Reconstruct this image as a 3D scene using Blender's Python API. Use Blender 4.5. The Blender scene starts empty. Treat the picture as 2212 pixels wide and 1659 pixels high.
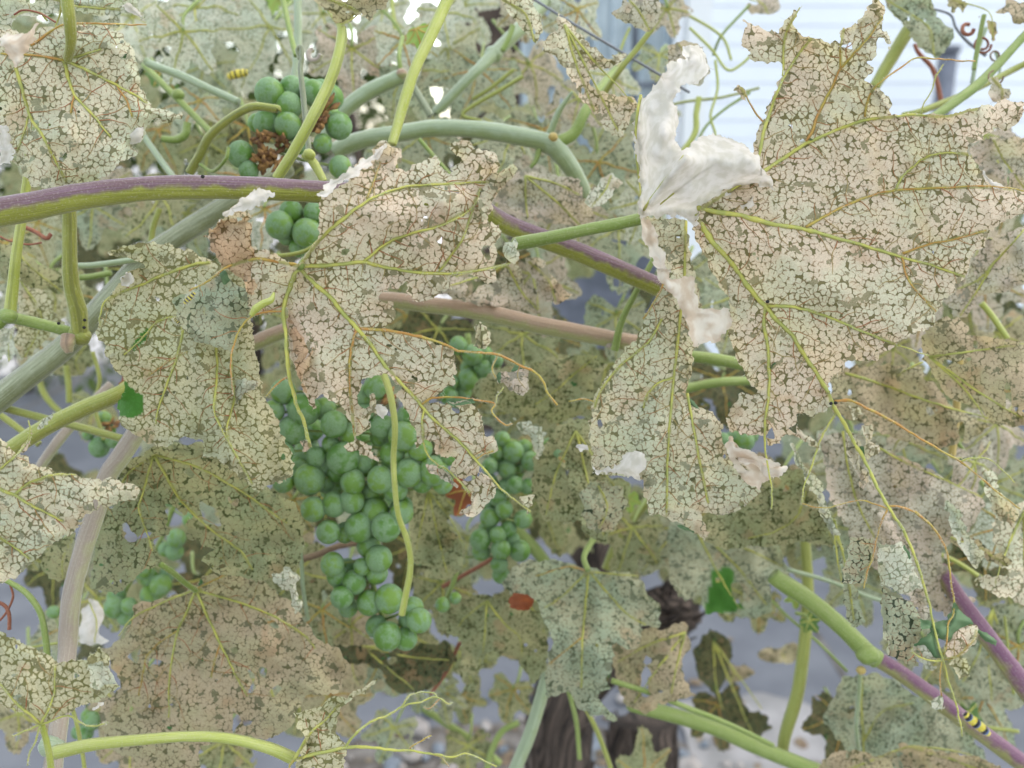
import bpy, math, random
import numpy as np
from mathutils import Vector

# ------------------------------------------------------------------ camera, light, exposure
sc = bpy.context.scene
CAM_H, PITCH, FPX, CX, CY = 1.4, math.radians(75), 1916.0, 1106.0, 829.5
cam_data = bpy.data.cameras.new("camera")
cam = bpy.data.objects.new("camera", cam_data)
sc.collection.objects.link(cam)
cam.location = (0, 0, CAM_H)
cam.rotation_euler = (PITCH, 0, 0)
cam_data.sensor_width = 36.0
cam_data.lens = 36.0 * FPX / 2212.0
cam_data.clip_start = 0.02
cam_data.clip_end = 400.0
cam_data.dof.use_dof = True
cam_data.dof.focus_distance = 0.365
cam_data.dof.aperture_fstop = 9.0
sc.camera = cam

SUN_EL, SUN_AZ = math.radians(56), math.radians(50)      # behind the house
world = bpy.data.worlds.new("World")
sc.world = world
world.use_nodes = True
wn = world.node_tree
sky = wn.nodes.new("ShaderNodeTexSky")
sky.sky_type = 'NISHITA'
sky.sun_disc = False
sky.sun_elevation = SUN_EL
sky.sun_rotation = SUN_AZ
sky.air_density = 1.0
sky.dust_density = 2.5
sky.ozone_density = 0.6
bg = wn.nodes["Background"]
bg.inputs[1].default_value = 0.15
hsv = wn.nodes.new("ShaderNodeHueSaturation")           # hazy, muted sky to take the blue out of its light
hsv.inputs['Saturation'].default_value = .58
wn.links.new(sky.outputs[0], hsv.inputs['Color'])
warm_ = wn.nodes.new("ShaderNodeMix"); warm_.data_type = 'RGBA'; warm_.blend_type = 'MULTIPLY'; warm_.inputs[0].default_value = 1.0
warm_.inputs[7].default_value = (1.0, .985, .90, 1)
wn.links.new(hsv.outputs[0], warm_.inputs[6])
wn.links.new(warm_.outputs[2], bg.inputs[0])
sd_ = bpy.data.lights.new("sun", 'SUN')
sd_.energy = 3.2
sd_.angle = math.radians(0.5)
sd_.color = (1.0, 0.95, 0.87)
sun = bpy.data.objects.new("sun", sd_)
sc.collection.objects.link(sun)
sdir = Vector((math.sin(SUN_AZ) * math.cos(SUN_EL), math.cos(SUN_AZ) * math.cos(SUN_EL), math.sin(SUN_EL)))
sun.rotation_euler = sdir.to_track_quat('Z', 'Y').to_euler()
sun.location = (0, 0, 12)
sc.view_settings.view_transform = 'Standard'
sc.view_settings.look = 'None'
sc.view_settings.gamma = 1.0
sc.view_settings.use_curve_mapping = False
sc.view_settings.exposure = 2.02
sc.render.engine = 'CYCLES'
sc.cycles.max_bounces = 8

R = random.Random(7)
COL = sc.collection
# ------------------------------------------------------------------ small maths
ct, st = math.cos(PITCH), math.sin(PITCH)

def W(x, y, d):
    """a point d metres in front of the lens plane, seen at x, y of the 2212 x 1659 survey grid"""
    x = np.asarray(x, float); y = np.asarray(y, float); d = np.asarray(d, float)
    a = (x - CX) / FPX * d
    b = -(y - CY) / FPX * d
    return np.stack([a, b * ct + d * st, CAM_H + b * st - d * ct], -1)

def T(n, pts):
    """survey tile n (1..9) to the common grid"""
    ox = [0, 731.6, 1463.2][(n - 1) % 3]; oy = [0, 547.3, 1094.6][(n - 1) // 3]
    return [(ox + p[0] * .3402, oy + p[1] * .3402) + tuple(p[2:]) for p in pts]

def _h(ix, iy, s):
    n = (ix.astype(np.int64) * 374761393 + iy.astype(np.int64) * 668265263 + s * 1274126177) & 0x7fffffff
    n = ((n ^ (n >> 13)) * 1103515245 + 12345) & 0x7fffffff
    n = (n ^ (n >> 16)) & 0xffff
    return n / 32767.5 - 1.0

def vn(x, y, s=0):
    x = np.asarray(x, float); y = np.asarray(y, float)
    ix = np.floor(x); iy = np.floor(y)
    fx = x - ix; fy = y - iy
    fx = fx * fx * (3 - 2 * fx); fy = fy * fy * (3 - 2 * fy)
    ix = ix.astype(np.int64); iy = iy.astype(np.int64)
    return ((_h(ix, iy, s) * (1 - fx) + _h(ix + 1, iy, s) * fx) * (1 - fy)
            + (_h(ix, iy + 1, s) * (1 - fx) + _h(ix + 1, iy + 1, s) * fx) * fy)

def polydist(px, py, poly, closed=True):
    """distance to a polyline and inside test"""
    P = np.asarray(poly, float)
    A = P if closed else P[:-1]
    B = np.roll(P, -1, 0) if closed else P[1:]
    best = np.full(px.shape, 1e9)
    ins = np.zeros(px.shape, bool)
    for a, b in zip(A, B):
        dx, dy = b[0] - a[0], b[1] - a[1]
        L = dx * dx + dy * dy + 1e-9
        t = np.clip(((px - a[0]) * dx + (py - a[1]) * dy) / L, 0, 1)
        best = np.minimum(best, (px - a[0] - t * dx) ** 2 + (py - a[1] - t * dy) ** 2)
        if closed and a[1] != b[1]:
            c = ((a[1] > py) != (b[1] > py)) & (px < (b[0] - a[0]) * (py - a[1]) / (b[1] - a[1]) + a[0])
            ins ^= c
    best = np.sqrt(best)
    return (np.where(ins, best, -best) if closed else best)

def smooth_line(pts, step=0.25):
    P = np.asarray(pts, float)
    if len(P) < 3:
        n = 5
        return np.array([P[0] + (P[-1] - P[0]) * i / n for i in range(n + 1)])
    Q = np.vstack([2 * P[0] - P[1], P, 2 * P[-1] - P[-2]])
    out = []
    for i in range(1, len(Q) - 2):
        for t in np.arange(0, 1, step):
            a, b, c, d = Q[i - 1], Q[i], Q[i + 1], Q[i + 2]
            out.append(.5 * (2 * b + (c - a) * t + (2 * a - 5 * b + 4 * c - d) * t * t + (3 * b - a - 3 * c + d) * t ** 3))
    out.append(P[-1])
    return np.array(out)

# ------------------------------------------------------------------ object helpers
def thing(name, label, cat, loc, group=None):
    o = bpy.data.objects.new(name, None)
    o.empty_display_size = .02
    COL.objects.link(o)
    o.location = loc
    o['label'] = label; o['category'] = cat
    if group: o['group'] = group
    return o

def mesh_obj(name, verts, faces, mat, parent=None, origin=(0, 0, 0), smooth=True, attrs=None, kind=None, label=None):
    me = bpy.data.meshes.new(name)
    v = np.asarray(verts, float) - np.asarray(origin, float)
    me.from_pydata(v.tolist(), [], faces)
    for m in (mat if isinstance(mat, (list, tuple)) else [mat]):
        me.materials.append(m)
    if smooth and len(me.polygons):
        me.polygons.foreach_set("use_smooth", [True] * len(me.polygons))
    for k, a in (attrs or {}).items():
        a = np.asarray(a, np.float32)
        if a.ndim == 1:
            me.attributes.new(k, 'FLOAT', 'POINT').data.foreach_set('value', a)
        else:
            me.attributes.new(k, 'FLOAT_VECTOR', 'POINT').data.foreach_set('vector', a.ravel())
    me.update()
    o = bpy.data.objects.new(name, me)
    COL.objects.link(o)
    if parent: o.parent = parent
    else: o.location = origin
    if kind: o['kind'] = kind
    if label: o['label'] = label
    return o

class MB:
    def __init__(s): s.v = []; s.f = []; s.top = []; s.ln = []; s.mi = []
    def tube(s, pts, rad, seg=8, lump=0.0, seed=0, cap=True):
        P = np.asarray(pts, float); n = len(P)
        r = np.interp(np.linspace(0, 1, n), np.linspace(0, 1, len(rad)), rad) if not np.isscalar(rad) else np.full(n, rad)
        Tn = np.gradient(P, axis=0); Tn /= np.linalg.norm(Tn, axis=1)[:, None] + 1e-12
        up = np.array([0, 0, 1.0])
        if abs(Tn[0] @ up) > .95: up = np.array([1.0, 0, 0])
        base = len(s.v); L = 0
        nrm = up - Tn[0] * (up @ Tn[0]); nrm /= np.linalg.norm(nrm)
        for i in range(n):
            nrm = nrm - Tn[i] * (nrm @ Tn[i]); nrm /= np.linalg.norm(nrm) + 1e-12
            bn = np.cross(Tn[i], nrm)
            if i: L += np.linalg.norm(P[i] - P[i - 1])
            for k in range(seg):
                a = 2 * math.pi * k / seg
                dv = nrm * math.cos(a) + bn * math.sin(a)
                rr = r[i]
                if lump: rr *= 1 + lump * float(vn(L / (r[i] * 2.2 + 1e-9) * .7 + seed, math.cos(a) * 1.7 + 5, seed) + .6 * vn(L / (r[i] + 1e-9) + seed, math.sin(a) * 3 + 9, seed + 3))
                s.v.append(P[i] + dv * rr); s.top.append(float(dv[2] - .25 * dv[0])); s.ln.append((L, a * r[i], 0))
        for i in range(n - 1):
            for k in range(seg):
                a = base + i * seg + k; b = base + i * seg + (k + 1) % seg
                s.f.append((a, b, b + seg, a + seg))
        if cap:
            s.f.append(tuple(base + k for k in range(seg))[::-1])
            s.f.append(tuple(base + (n - 1) * seg + k for k in range(seg)))
        return s
    def hair(s, p, d, w):
        """a three sided bristle that bends once"""
        d = np.asarray(d, float); p = np.asarray(p, float)
        L = np.linalg.norm(d)
        if L < 1e-9: return
        t = d / L; a = np.cross(t, (.3, .5, .8)); a /= np.linalg.norm(a) + 1e-9; b = np.cross(t, a)
        base = len(s.v)
        m = p + d * .55 + (a * R.uniform(-.2, .2) + b * R.uniform(-.2, .2)) * L
        for k in range(3):
            c = a * math.cos(k * 2.094) + b * math.sin(k * 2.094)
            s.v.append(p + c * w * .5)
        for k in range(3):
            c = a * math.cos(k * 2.094) + b * math.sin(k * 2.094)
            s.v.append(m + c * w * .38)
        s.v.append(p + d + (a * R.uniform(-.35, .35) + b * R.uniform(-.35, .35)) * L)
        for k in range(3):
            q = (k + 1) % 3
            s.f.append((base + k, base + q, base + 3 + q, base + 3 + k))
            s.f.append((base + 3 + k, base + 3 + q, base + 6))
        s.top += [0.0] * 7; s.ln += [(0, 0, 0)] * 7
    def box(s, x0, y0, z0, x1, y1, z1):
        b = len(s.v)
        for z in (z0, z1):
            for x, y in ((x0, y0), (x1, y0), (x1, y1), (x0, y1)): s.v.append(np.array([x, y, z], float))
        for q in ((3, 2, 1, 0), (4, 5, 6, 7), (0, 1, 5, 4), (1, 2, 6, 5), (2, 3, 7, 6), (3, 0, 4, 7)):
            s.f.append(tuple(b + i for i in q))
        s.top += [0.0] * 8; s.ln += [(0, 0, 0)] * 8
        return s
    def build(s, name, mat, parent=None, origin=(0, 0, 0), smooth=True, kind=None, label=None):
        return mesh_obj(name, np.array(s.v), s.f, mat, parent, origin, smooth,
                        {'topness': s.top, 'along': np.array(s.ln)}, kind, label)

# ------------------------------------------------------------------ materials
def nodes(name):
    m = bpy.data.materials.new(name); m.use_nodes = True
    nt = m.node_tree
    return m, nt, nt.nodes["Principled BSDF"], nt.nodes["Material Output"]

def N(nt, typ, **kw):
    n = nt.nodes.new(typ)
    for k, v in kw.items():
        if k.startswith('i_'): n.inputs[k[2:].replace('_', ' ')].default_value = v
        elif k.startswith('n'): n.inputs[int(k[1:])].default_value = v
        else: setattr(n, k, v)
    return n

def rgb(c): return (c[0], c[1], c[2], 1.0)

def mixc(nt, fac, a, b, mode='MIX'):
    n = nt.nodes.new("ShaderNodeMix"); n.data_type = 'RGBA'; n.blend_type = mode
    for i, v in ((0, fac), (6, a), (7, b)):
        if hasattr(v, 'links'): nt.links.new(v, n.inputs[i])
        elif i == 0: n.inputs[0].default_value = v
        else: n.inputs[i].default_value = rgb(v)
    return n.outputs[2]

def math_(nt, op, a, b=0.0, clamp=False):
    n = nt.nodes.new("ShaderNodeMath"); n.operation = op; n.use_clamp = clamp
    for i, v in ((0, a), (1, b)):
        if hasattr(v, 'links'): nt.links.new(v, n.inputs[i])
        else: n.inputs[i].default_value = v
    return n.outputs[0]

def ramp(nt, v, lo, hi, a=0.0, b=1.0):
    n = nt.nodes.new("ShaderNodeMapRange"); n.interpolation_type = 'SMOOTHSTEP'
    for i, x in ((0, v), (1, lo), (2, hi), (3, a), (4, b)):
        if hasattr(x, 'links'): nt.links.new(x, n.inputs[i])
        else: n.inputs[i].default_value = x
    return n.outputs[0]

def noise(nt, vec, scale, detail=2.0, rough=.5):
    n = N(nt, "ShaderNodeTexNoise"); n.inputs['Scale'].default_value = scale
    n.inputs['Detail'].default_value = detail; n.inputs['Roughness'].default_value = rough
    nt.links.new(vec, n.inputs['Vector'])
    return n.outputs['Fac']

def offs(nt, vec, o):
    n = N(nt, "ShaderNodeVectorMath", operation='ADD'); nt.links.new(vec, n.inputs[0]); n.inputs[1].default_value = o
    return n.outputs[0]

def lace_mat(name, c1, c2, crack, gap, green=(.06, .17, .05), scale=430, gapthr=.60, grthr=.76, crackw=.045, trans=.40, veincol=(.36, .35, .12), edge=(.33, .17, .08)):
    """skeletonised leaf: felted cells left between olive cracks, smooth film where cells are gone, green remnants"""
    m, nt, bs, out = nodes(name)
    at = N(nt, "ShaderNodeAttribute"); at.attribute_name = "lace"
    vec = at.outputs['Vector']
    wob = N(nt, "ShaderNodeTexNoise"); wob.inputs['Scale'].default_value = 420; wob.inputs['Detail'].default_value = 2
    nt.links.new(vec, wob.inputs['Vector'])
    wsub = N(nt, "ShaderNodeVectorMath", operation='SUBTRACT'); nt.links.new(wob.outputs['Color'], wsub.inputs[0]); wsub.inputs[1].default_value = (.5, .5, .5)
    wsc = N(nt, "ShaderNodeVectorMath", operation='SCALE'); nt.links.new(wsub.outputs[0], wsc.inputs[0]); wsc.inputs['Scale'].default_value = .0021
    wad = N(nt, "ShaderNodeVectorMath", operation='ADD'); nt.links.new(vec, wad.inputs[0]); nt.links.new(wsc.outputs[0], wad.inputs[1])
    dv = wad.outputs[0]
    vo = N(nt, "ShaderNodeTexVoronoi", voronoi_dimensions='2D', feature='DISTANCE_TO_EDGE'); vo.inputs['Scale'].default_value = scale
    nt.links.new(dv, vo.inputs['Vector']); d = vo.outputs['Distance']
    nA = noise(nt, offs(nt, vec, (3, 1, 0)), 420, 1.5)
    lowf = noise(nt, offs(nt, vec, (4, 9, 0)), 60, 2)
    thr = math_(nt, 'ADD', ramp(nt, nA, .40, .64, -.09, crackw * 1.2), math_(nt, 'MULTIPLY', math_(nt, 'SUBTRACT', lowf, .5), .28))
    thr2 = math_(nt, 'ADD', thr, .055)
    crk = math_(nt, 'MULTIPLY', ramp(nt, d, thr, thr2, 1, 0), .9)
    vf = N(nt, "ShaderNodeTexVoronoi", voronoi_dimensions='2D', feature='F1'); vf.inputs['Scale'].default_value = scale
    nt.links.new(dv, vf.inputs['Vector'])
    ft = math_(nt, 'SUBTRACT', .70 - crackw, math_(nt, 'MULTIPLY', math_(nt, 'SUBTRACT', lowf, .5), .42))
    jn_ = ramp(nt, vf.outputs['Distance'], ft, math_(nt, 'ADD', ft, .05), 0, 1)
    crk = math_(nt, 'MAXIMUM', crk, jn_)
    edg = ramp(nt, d, thr2, math_(nt, 'ADD', thr2, .09), 1, 0)
    vo2 = N(nt, "ShaderNodeTexVoronoi", voronoi_dimensions='2D', feature='DISTANCE_TO_EDGE'); vo2.inputs['Scale'].default_value = scale * .36
    nt.links.new(offs(nt, dv, (7, 4, 0)), vo2.inputs['Vector'])
    nB = noise(nt, offs(nt, vec, (9, 6, 0)), 160, 1)
    crk2 = ramp(nt, vo2.outputs['Distance'], -.01, ramp(nt, nB, .52, .7, .0, .03), 1, 0)
    crk = math_(nt, 'MAXIMUM', crk, crk2)
    gp = ramp(nt, noise(nt, offs(nt, vec, (5, 2, 0)), 150, 3, .6), gapthr, gapthr + .012)
    gr = ramp(nt, noise(nt, offs(nt, vec, (1, 8, 0)), 75, 3, .6), grthr, grthr + .01)
    big = ramp(nt, noise(nt, offs(nt, vec, (2, 5, 0)), 38, 2), .42, .60)
    fine = noise(nt, vec, 1500, 2)
    cell = mixc(nt, big, c1, c2)
    cell = mixc(nt, ramp(nt, fine, .3, .7), cell, mixc(nt, 1.0, cell, (.84, .82, .78), 'MULTIPLY'))
    warm = ramp(nt, noise(nt, offs(nt, vec, (6, 6, 0)), 55, 2), .60, .70, 0, .4)
    cell = mixc(nt, warm, cell, (.46, .27, .15))
    cell = mixc(nt, math_(nt, 'MULTIPLY', edg, .55), cell, edge)
    col = mixc(nt, crk, cell, crack)
    col = mixc(nt, gp, col, mixc(nt, ramp(nt, fine, .35, .65), gap, mixc(nt, 1.0, gap, (.8, .8, .75), 'MULTIPLY')))
    col = mixc(nt, gr, col, green)
    av = N(nt, "ShaderNodeAttribute"); av.attribute_name = "veindist"
    nearv = ramp(nt, math_(nt, 'ADD', av.outputs['Fac'], math_(nt, 'MULTIPLY', nA, .0012)), .0008, .0016, .85, 0)
    col = mixc(nt, nearv, col, veincol)
    ag = N(nt, "ShaderNodeAttribute"); ag.attribute_name = "greenpatch"
    spots = ramp(nt, math_(nt, 'ADD', d, math_(nt, 'MULTIPLY', nB, -.9)), -.30, -.22, 0, 1)
    col = mixc(nt, ag.outputs['Fac'], col, mixc(nt, spots, (.07, .20, .03), (.075, .215, .035)))
    nt.links.new(col, bs.inputs['Base Color'])
    bs.inputs['Roughness'].default_value = .85
    bs.inputs['Specular IOR Level'].default_value = .25
    bs.inputs['Sheen Weight'].default_value = .15
    hgt = math_(nt, 'MULTIPLY', math_(nt, 'SUBTRACT', 1.0, math_(nt, 'MAXIMUM', crk, gp)), math_(nt, 'ADD', .6, math_(nt, 'MULTIPLY', fine, .5)))
    bp = N(nt, "ShaderNodeBump"); bp.inputs['Strength'].default_value = .55; bp.inputs['Distance'].default_value = .0004
    nt.links.new(hgt, bp.inputs['Height']); nt.links.new(bp.outputs[0], bs.inputs['Normal'])
    tr = N(nt, "ShaderNodeBsdfTranslucent"); nt.links.new(mixc(nt, .5, col, mixc(nt, 1.0, col, (.9, .95, .55), 'MULTIPLY')), tr.inputs['Color'])
    mx = N(nt, "ShaderNodeMixShader"); mx.inputs[0].default_value = trans
    nt.links.new(bs.outputs[0], mx.inputs[1]); nt.links.new(tr.outputs[0], mx.inputs[2]); nt.links.new(mx.outputs[0], out.inputs[0])
    return m

def stem_mat(name, low, top, streak=(.5, .5, .5), tmid=.0, tw=.35, rough=.6, sheen=.35):
    m, nt, bs, out = nodes(name)
    a = N(nt, "ShaderNodeAttribute"); a.attribute_name = "topness"
    l = N(nt, "ShaderNodeAttribute"); l.attribute_name = "along"
    mp = N(nt, "ShaderNodeMapping"); mp.inputs['Scale'].default_value = (45, 1500, 1); nt.links.new(l.outputs['Vector'], mp.inputs[0])
    n1 = noise(nt, mp.outputs[0], 1.0, 3)
    n2 = noise(nt, l.outputs['Vector'], 130, 2)
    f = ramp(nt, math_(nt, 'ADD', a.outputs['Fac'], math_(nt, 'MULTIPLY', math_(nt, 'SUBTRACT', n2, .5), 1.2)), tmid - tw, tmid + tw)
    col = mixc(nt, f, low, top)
    col = mixc(nt, ramp(nt, n1, .35, .60, 0, .8), col, mixc(nt, 1.0, col, streak, 'MULTIPLY'))
    n3 = noise(nt, l.outputs['Vector'], 900, 3, .7)
    col = mixc(nt, ramp(nt, n3, .50, .80, 0, .35), col, (.55, .52, .43))
    nt.links.new(col, bs.inputs['Base Color'])
    bs.inputs['Roughness'].default_value = rough
    bs.inputs['Specular IOR Level'].default_value = .3
    bs.inputs['Sheen Weight'].default_value = sheen; bs.inputs['Sheen Roughness'].default_value = .4
    bp = N(nt, "ShaderNodeBump"); bp.inputs['Strength'].default_value = .9; bp.inputs['Distance'].default_value = .0005
    nt.links.new(n1, bp.inputs['Height']); nt.links.new(bp.outputs[0], bs.inputs['Normal'])
    return m

def plain(name, c1, c2=None, scale=200, rough=.8, trans=0, bump=.3, bdist=.0005, spec=.3, coord='Object', detail=3, lo=.38, hi=.62):
    m, nt, bs, out = nodes(name)
    tc = N(nt, "ShaderNodeTexCoord")
    n = noise(nt, tc.outputs[coord], scale, detail)
    col = mixc(nt, ramp(nt, n, lo, hi), c1, c2 or c1)
    nt.links.new(col, bs.inputs['Base Color'])
    bs.inputs['Roughness'].default_value = rough; bs.inputs['Specular IOR Level'].default_value = spec
    bp = N(nt, "ShaderNodeBump"); bp.inputs['Strength'].default_value = bump; bp.inputs['Distance'].default_value = bdist
    nt.links.new(n, bp.inputs['Height']); nt.links.new(bp.outputs[0], bs.inputs['Normal'])
    if trans:
        tr = N(nt, "ShaderNodeBsdfTranslucent"); nt.links.new(col, tr.inputs['Color'])
        mx = N(nt, "ShaderNodeMixShader"); mx.inputs[0].default_value = trans
        nt.links.new(bs.outputs[0], mx.inputs[1]); nt.links.new(tr.outputs[0], mx.inputs[2]); nt.links.new(mx.outputs[0], out.inputs[0])
    return m

OL = (.18, .155, .07)
LM = {
 'rust': lace_mat("lace_rusty", (.66, .46, .29), (.60, .46, .30), (.20, .13, .05), (.30, .20, .10), gapthr=.66),
 'pink': lace_mat("lace_pinkish", (.75, .62, .49), (.67, .63, .48), OL, (.33, .29, .18)),
 'cream': lace_mat("lace_cream", (.70, .64, .48), (.61, .62, .46), (.19, .18, .09), (.33, .32, .22)),
 'gold': lace_mat("lace_golden", (.64, .59, .40), (.57, .57, .39), (.20, .19, .075), (.27, .25, .13), crackw=.075, edge=(.30, .24, .08)),
 'dark': lace_mat("lace_dark_crack", (.48, .47, .33), (.42, .45, .32), (.05, .065, .035), (.24, .25, .16), crackw=.05),  # darker cracks and duller cells
 'tan': lace_mat("lace_tan", (.54, .435, .30), (.48, .43, .27), (.15, .135, .065), (.22, .205, .12), grthr=.72, crackw=.035, edge=(.30, .22, .12), scale=440),
 'olive': lace_mat("lace_olive", (.39, .38, .21), (.33, .36, .20), (.08, .09, .03), (.15, .16, .07), crackw=.035, edge=(.30, .22, .12), scale=440, grthr=.70),
 'grey': lace_mat("lace_grey_green", (.47, .48, .34), (.39, .455, .33), (.11, .13, .07), (.21, .23, .15), crackw=.035, edge=(.30, .22, .12), scale=440, grthr=.73),
 'pale': lace_mat("lace_pale_green", (.68, .67, .55), (.60, .64, .53), (.25, .27, .17), (.40, .42, .32), crackw=.035, edge=(.30, .22, .12), scale=440, grthr=.75),
 'mauve': lace_mat("lace_mauve", (.62, .52, .43), (.55, .52, .42), (.16, .15, .09), (.33, .30, .24), crackw=.035, edge=(.30, .22, .12), scale=440),
 'dusk': lace_mat("lace_deep_shade", (.13, .14, .065), (.10, .12, .06), (.035, .04, .015), (.07, .08, .035), scale=380, grthr=.68),  # darkened lace for deep leaves; the vine's inner shade is in the colour
}
felt = plain("white_felt_underside", (.80, .755, .70), (.68, .64, .56), 240, .95, .45, .45, .0004, detail=10)
felt2 = plain("pinkish_felt", (.78, .71, .61), (.62, .50, .38), 120, .95, .35, .5, .0006)
greenleaf = plain("green_leaf", (.08, .16, .035), (.11, .20, .05), 90, .55, .35, .4, .0008)
tealgreen = plain("blue_green_remnant", (.09, .17, .075), (.13, .21, .10), 90, .6, .25, .3, .0006)
limeleaf = plain("lime_young_leaf", (.26, .40, .07), (.34, .46, .12), 90, .6, .45, .4, .0008)
redleaf = plain("red_brown_leaf", (.33, .10, .035), (.22, .07, .03), 60, .7, .2, .5, .001)
veinY = plain("vein_yellow_green", (.46, .44, .10), (.34, .36, .10), 160, .6)
veinO = plain("vein_orange", (.42, .22, .06), (.40, .32, .07), 140, .6)
veinR = plain("veinlet_red_brown", (.34, .14, .06), (.33, .26, .10), 120, .7)
fibre = plain("pale_fibre", (.70, .68, .56), (.52, .50, .36), 300, .9)
brownfib = plain("tan_fibre", (.52, .42, .27), (.40, .30, .16), 300, .9)
S = {
 'purple': stem_mat("cane_purple_top", (.27, .28, .045), (.17, .10, .13), (.7, .7, .5), .05, .25, .6, .3),
 'purple2': stem_mat("cane_violet", (.28, .29, .09), (.19, .09, .14), (.7, .6, .7), .1, .35, .5, .15),
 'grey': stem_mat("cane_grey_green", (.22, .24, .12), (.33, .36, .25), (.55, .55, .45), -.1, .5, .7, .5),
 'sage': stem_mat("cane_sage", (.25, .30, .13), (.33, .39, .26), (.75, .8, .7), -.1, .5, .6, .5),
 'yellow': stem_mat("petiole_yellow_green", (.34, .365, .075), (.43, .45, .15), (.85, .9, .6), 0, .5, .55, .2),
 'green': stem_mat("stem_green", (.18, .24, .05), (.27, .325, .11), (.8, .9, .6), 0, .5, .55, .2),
 'olive': stem_mat("stem_olive", (.26, .26, .045), (.33, .35, .09), (.7, .75, .6), 0, .5, .6, .4),
 'pinkgrey': stem_mat("cane_pink_grey", (.36, .37, .19), (.34, .29, .23), (.85, .8, .8), -.3, .4, .7, .5),
 'pinktop': stem_mat("cane_pink_green", (.30, .30, .12), (.36, .25, .17), (.8, .8, .75), 0, .35, .65, .4),
 'orange': stem_mat("stem_orange_tan", (.42, .30, .08), (.48, .36, .12), (.8, .8, .7), 0, .5, .6, .3),
 'red': stem_mat("twig_red_brown", (.22, .07, .04), (.28, .11, .06), (.8, .7, .7), 0, .5, .7, .1),
 'brown': stem_mat("twig_brown", (.16, .10, .06), (.22, .15, .09), (.7, .7, .7), 0, .5, .8, .1),
 'slate': stem_mat("twig_slate", (.16, .16, .17), (.24, .25, .27), (.8, .8, .8), 0, .5, .8, .1),
}

def grape_mat():
    m, nt, bs, out = nodes("grape_skin_with_bloom")
    tc = N(nt, "ShaderNodeTexCoord"); oi = N(nt, "ShaderNodeObjectInfo")
    rv = N(nt, "ShaderNodeVectorMath", operation='SCALE'); nt.links.new(oi.outputs['Location'], rv.inputs[0]); rv.inputs['Scale'].default_value = 60
    ad = N(nt, "ShaderNodeVectorMath", operation='ADD'); nt.links.new(tc.outputs['Object'], ad.inputs[0]); nt.links.new(rv.outputs[0], ad.inputs[1])
    n1 = noise(nt, ad.outputs[0], 1.1, 3, .6)
    n2 = noise(nt, ad.outputs[0], 9, 3)
    skin = mixc(nt, oi.outputs['Random'], (.07, .18, .015), (.15, .26, .025))
    bloom = mixc(nt, ramp(nt, n2, .3, .7), (.15, .25, .115), (.205, .31, .17))
    col = mixc(nt, ramp(nt, n1, .46, .60, .95, .15), skin, bloom)
    lent = N(nt, "ShaderNodeTexVoronoi"); lent.inputs['Scale'].default_value = 5; nt.links.new(ad.outputs[0], lent.inputs['Vector'])
    col = mixc(nt, ramp(nt, lent.outputs['Distance'], .03, .07, .5, 0), col, (.12, .13, .04))
    nt.links.new(col, bs.inputs['Base Color'])
    nt.links.new(ramp(nt, n1, .42, .58, .75, .42), bs.inputs['Roughness'])
    bs.inputs['Subsurface Weight'].default_value = .35
    bs.inputs['Subsurface Radius'].default_value = (.5, .9, .25)
    bs.inputs['Subsurface Scale'].default_value = .004
    bs.inputs['Specular IOR Level'].default_value = .35
    return m
GRAPE = grape_mat()

def bark_mat():
    m, nt, bs, out = nodes("dark_shaggy_bark")
    l = N(nt, "ShaderNodeAttribute"); l.attribute_name = "along"
    mp = N(nt, "ShaderNodeMapping"); mp.inputs['Scale'].default_value = (14, 170, 1); nt.links.new(l.outputs['Vector'], mp.inputs[0])
    n1 = noise(nt, mp.outputs[0], 1, 5, .65)
    col = mixc(nt, ramp(nt, n1, .35, .65), (.018, .013, .011), (.13, .095, .075))
    nt.links.new(col, bs.inputs['Base Color']); bs.inputs['Roughness'].default_value = .95
    bp = N(nt, "ShaderNodeBump"); bp.inputs['Strength'].default_value = 1; bp.inputs['Distance'].default_value = .004
    nt.links.new(n1, bp.inputs['Height']); nt.links.new(bp.outputs[0], bs.inputs['Normal'])
    return m
BARK = bark_mat()

# ------------------------------------------------------------------ the setting: ground, house
concrete = plain("grey_concrete", (.17, .175, .19), (.13, .135, .15), 6, .9, 0, .3, .002, coord='Object', detail=8, lo=.3, hi=.7)
soil = plain("dark_soil", (.10, .085, .07), (.20, .18, .16), 25, .95, 0, .8, .01, coord='Object', detail=8, lo=.35, hi=.65)
sunpatch = plain("sunlit_concrete_tone", (.34, .32, .31), (.24, .23, .22), 9, .9, 0, .3, .002, detail=6)  # concrete with sunlight mixed into its colour
siding = plain("white_siding_paint", (.86, .89, .94), (.84, .87, .92), 3, .55, 0, .1, .001)
trimw = plain("white_trim_paint", (.84, .85, .85), None, 3, .5)
glassm = plain("window_glass_reflection", (.34, .42, .48), (.52, .60, .64), 5, .15, 0, .0, .001, spec=.6, detail=4)
curtm = plain("pale_blue_curtain", (.66, .74, .78), (.50, .60, .66), 8, .9)
brownwood = plain("dark_brown_wood", (.085, .06, .045), (.05, .035, .028), 8, .8, 0, .5, .004)
greywood = plain("blue_grey_post_paint", (.20, .21, .25), (.14, .15, .18), 8, .7)

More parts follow.
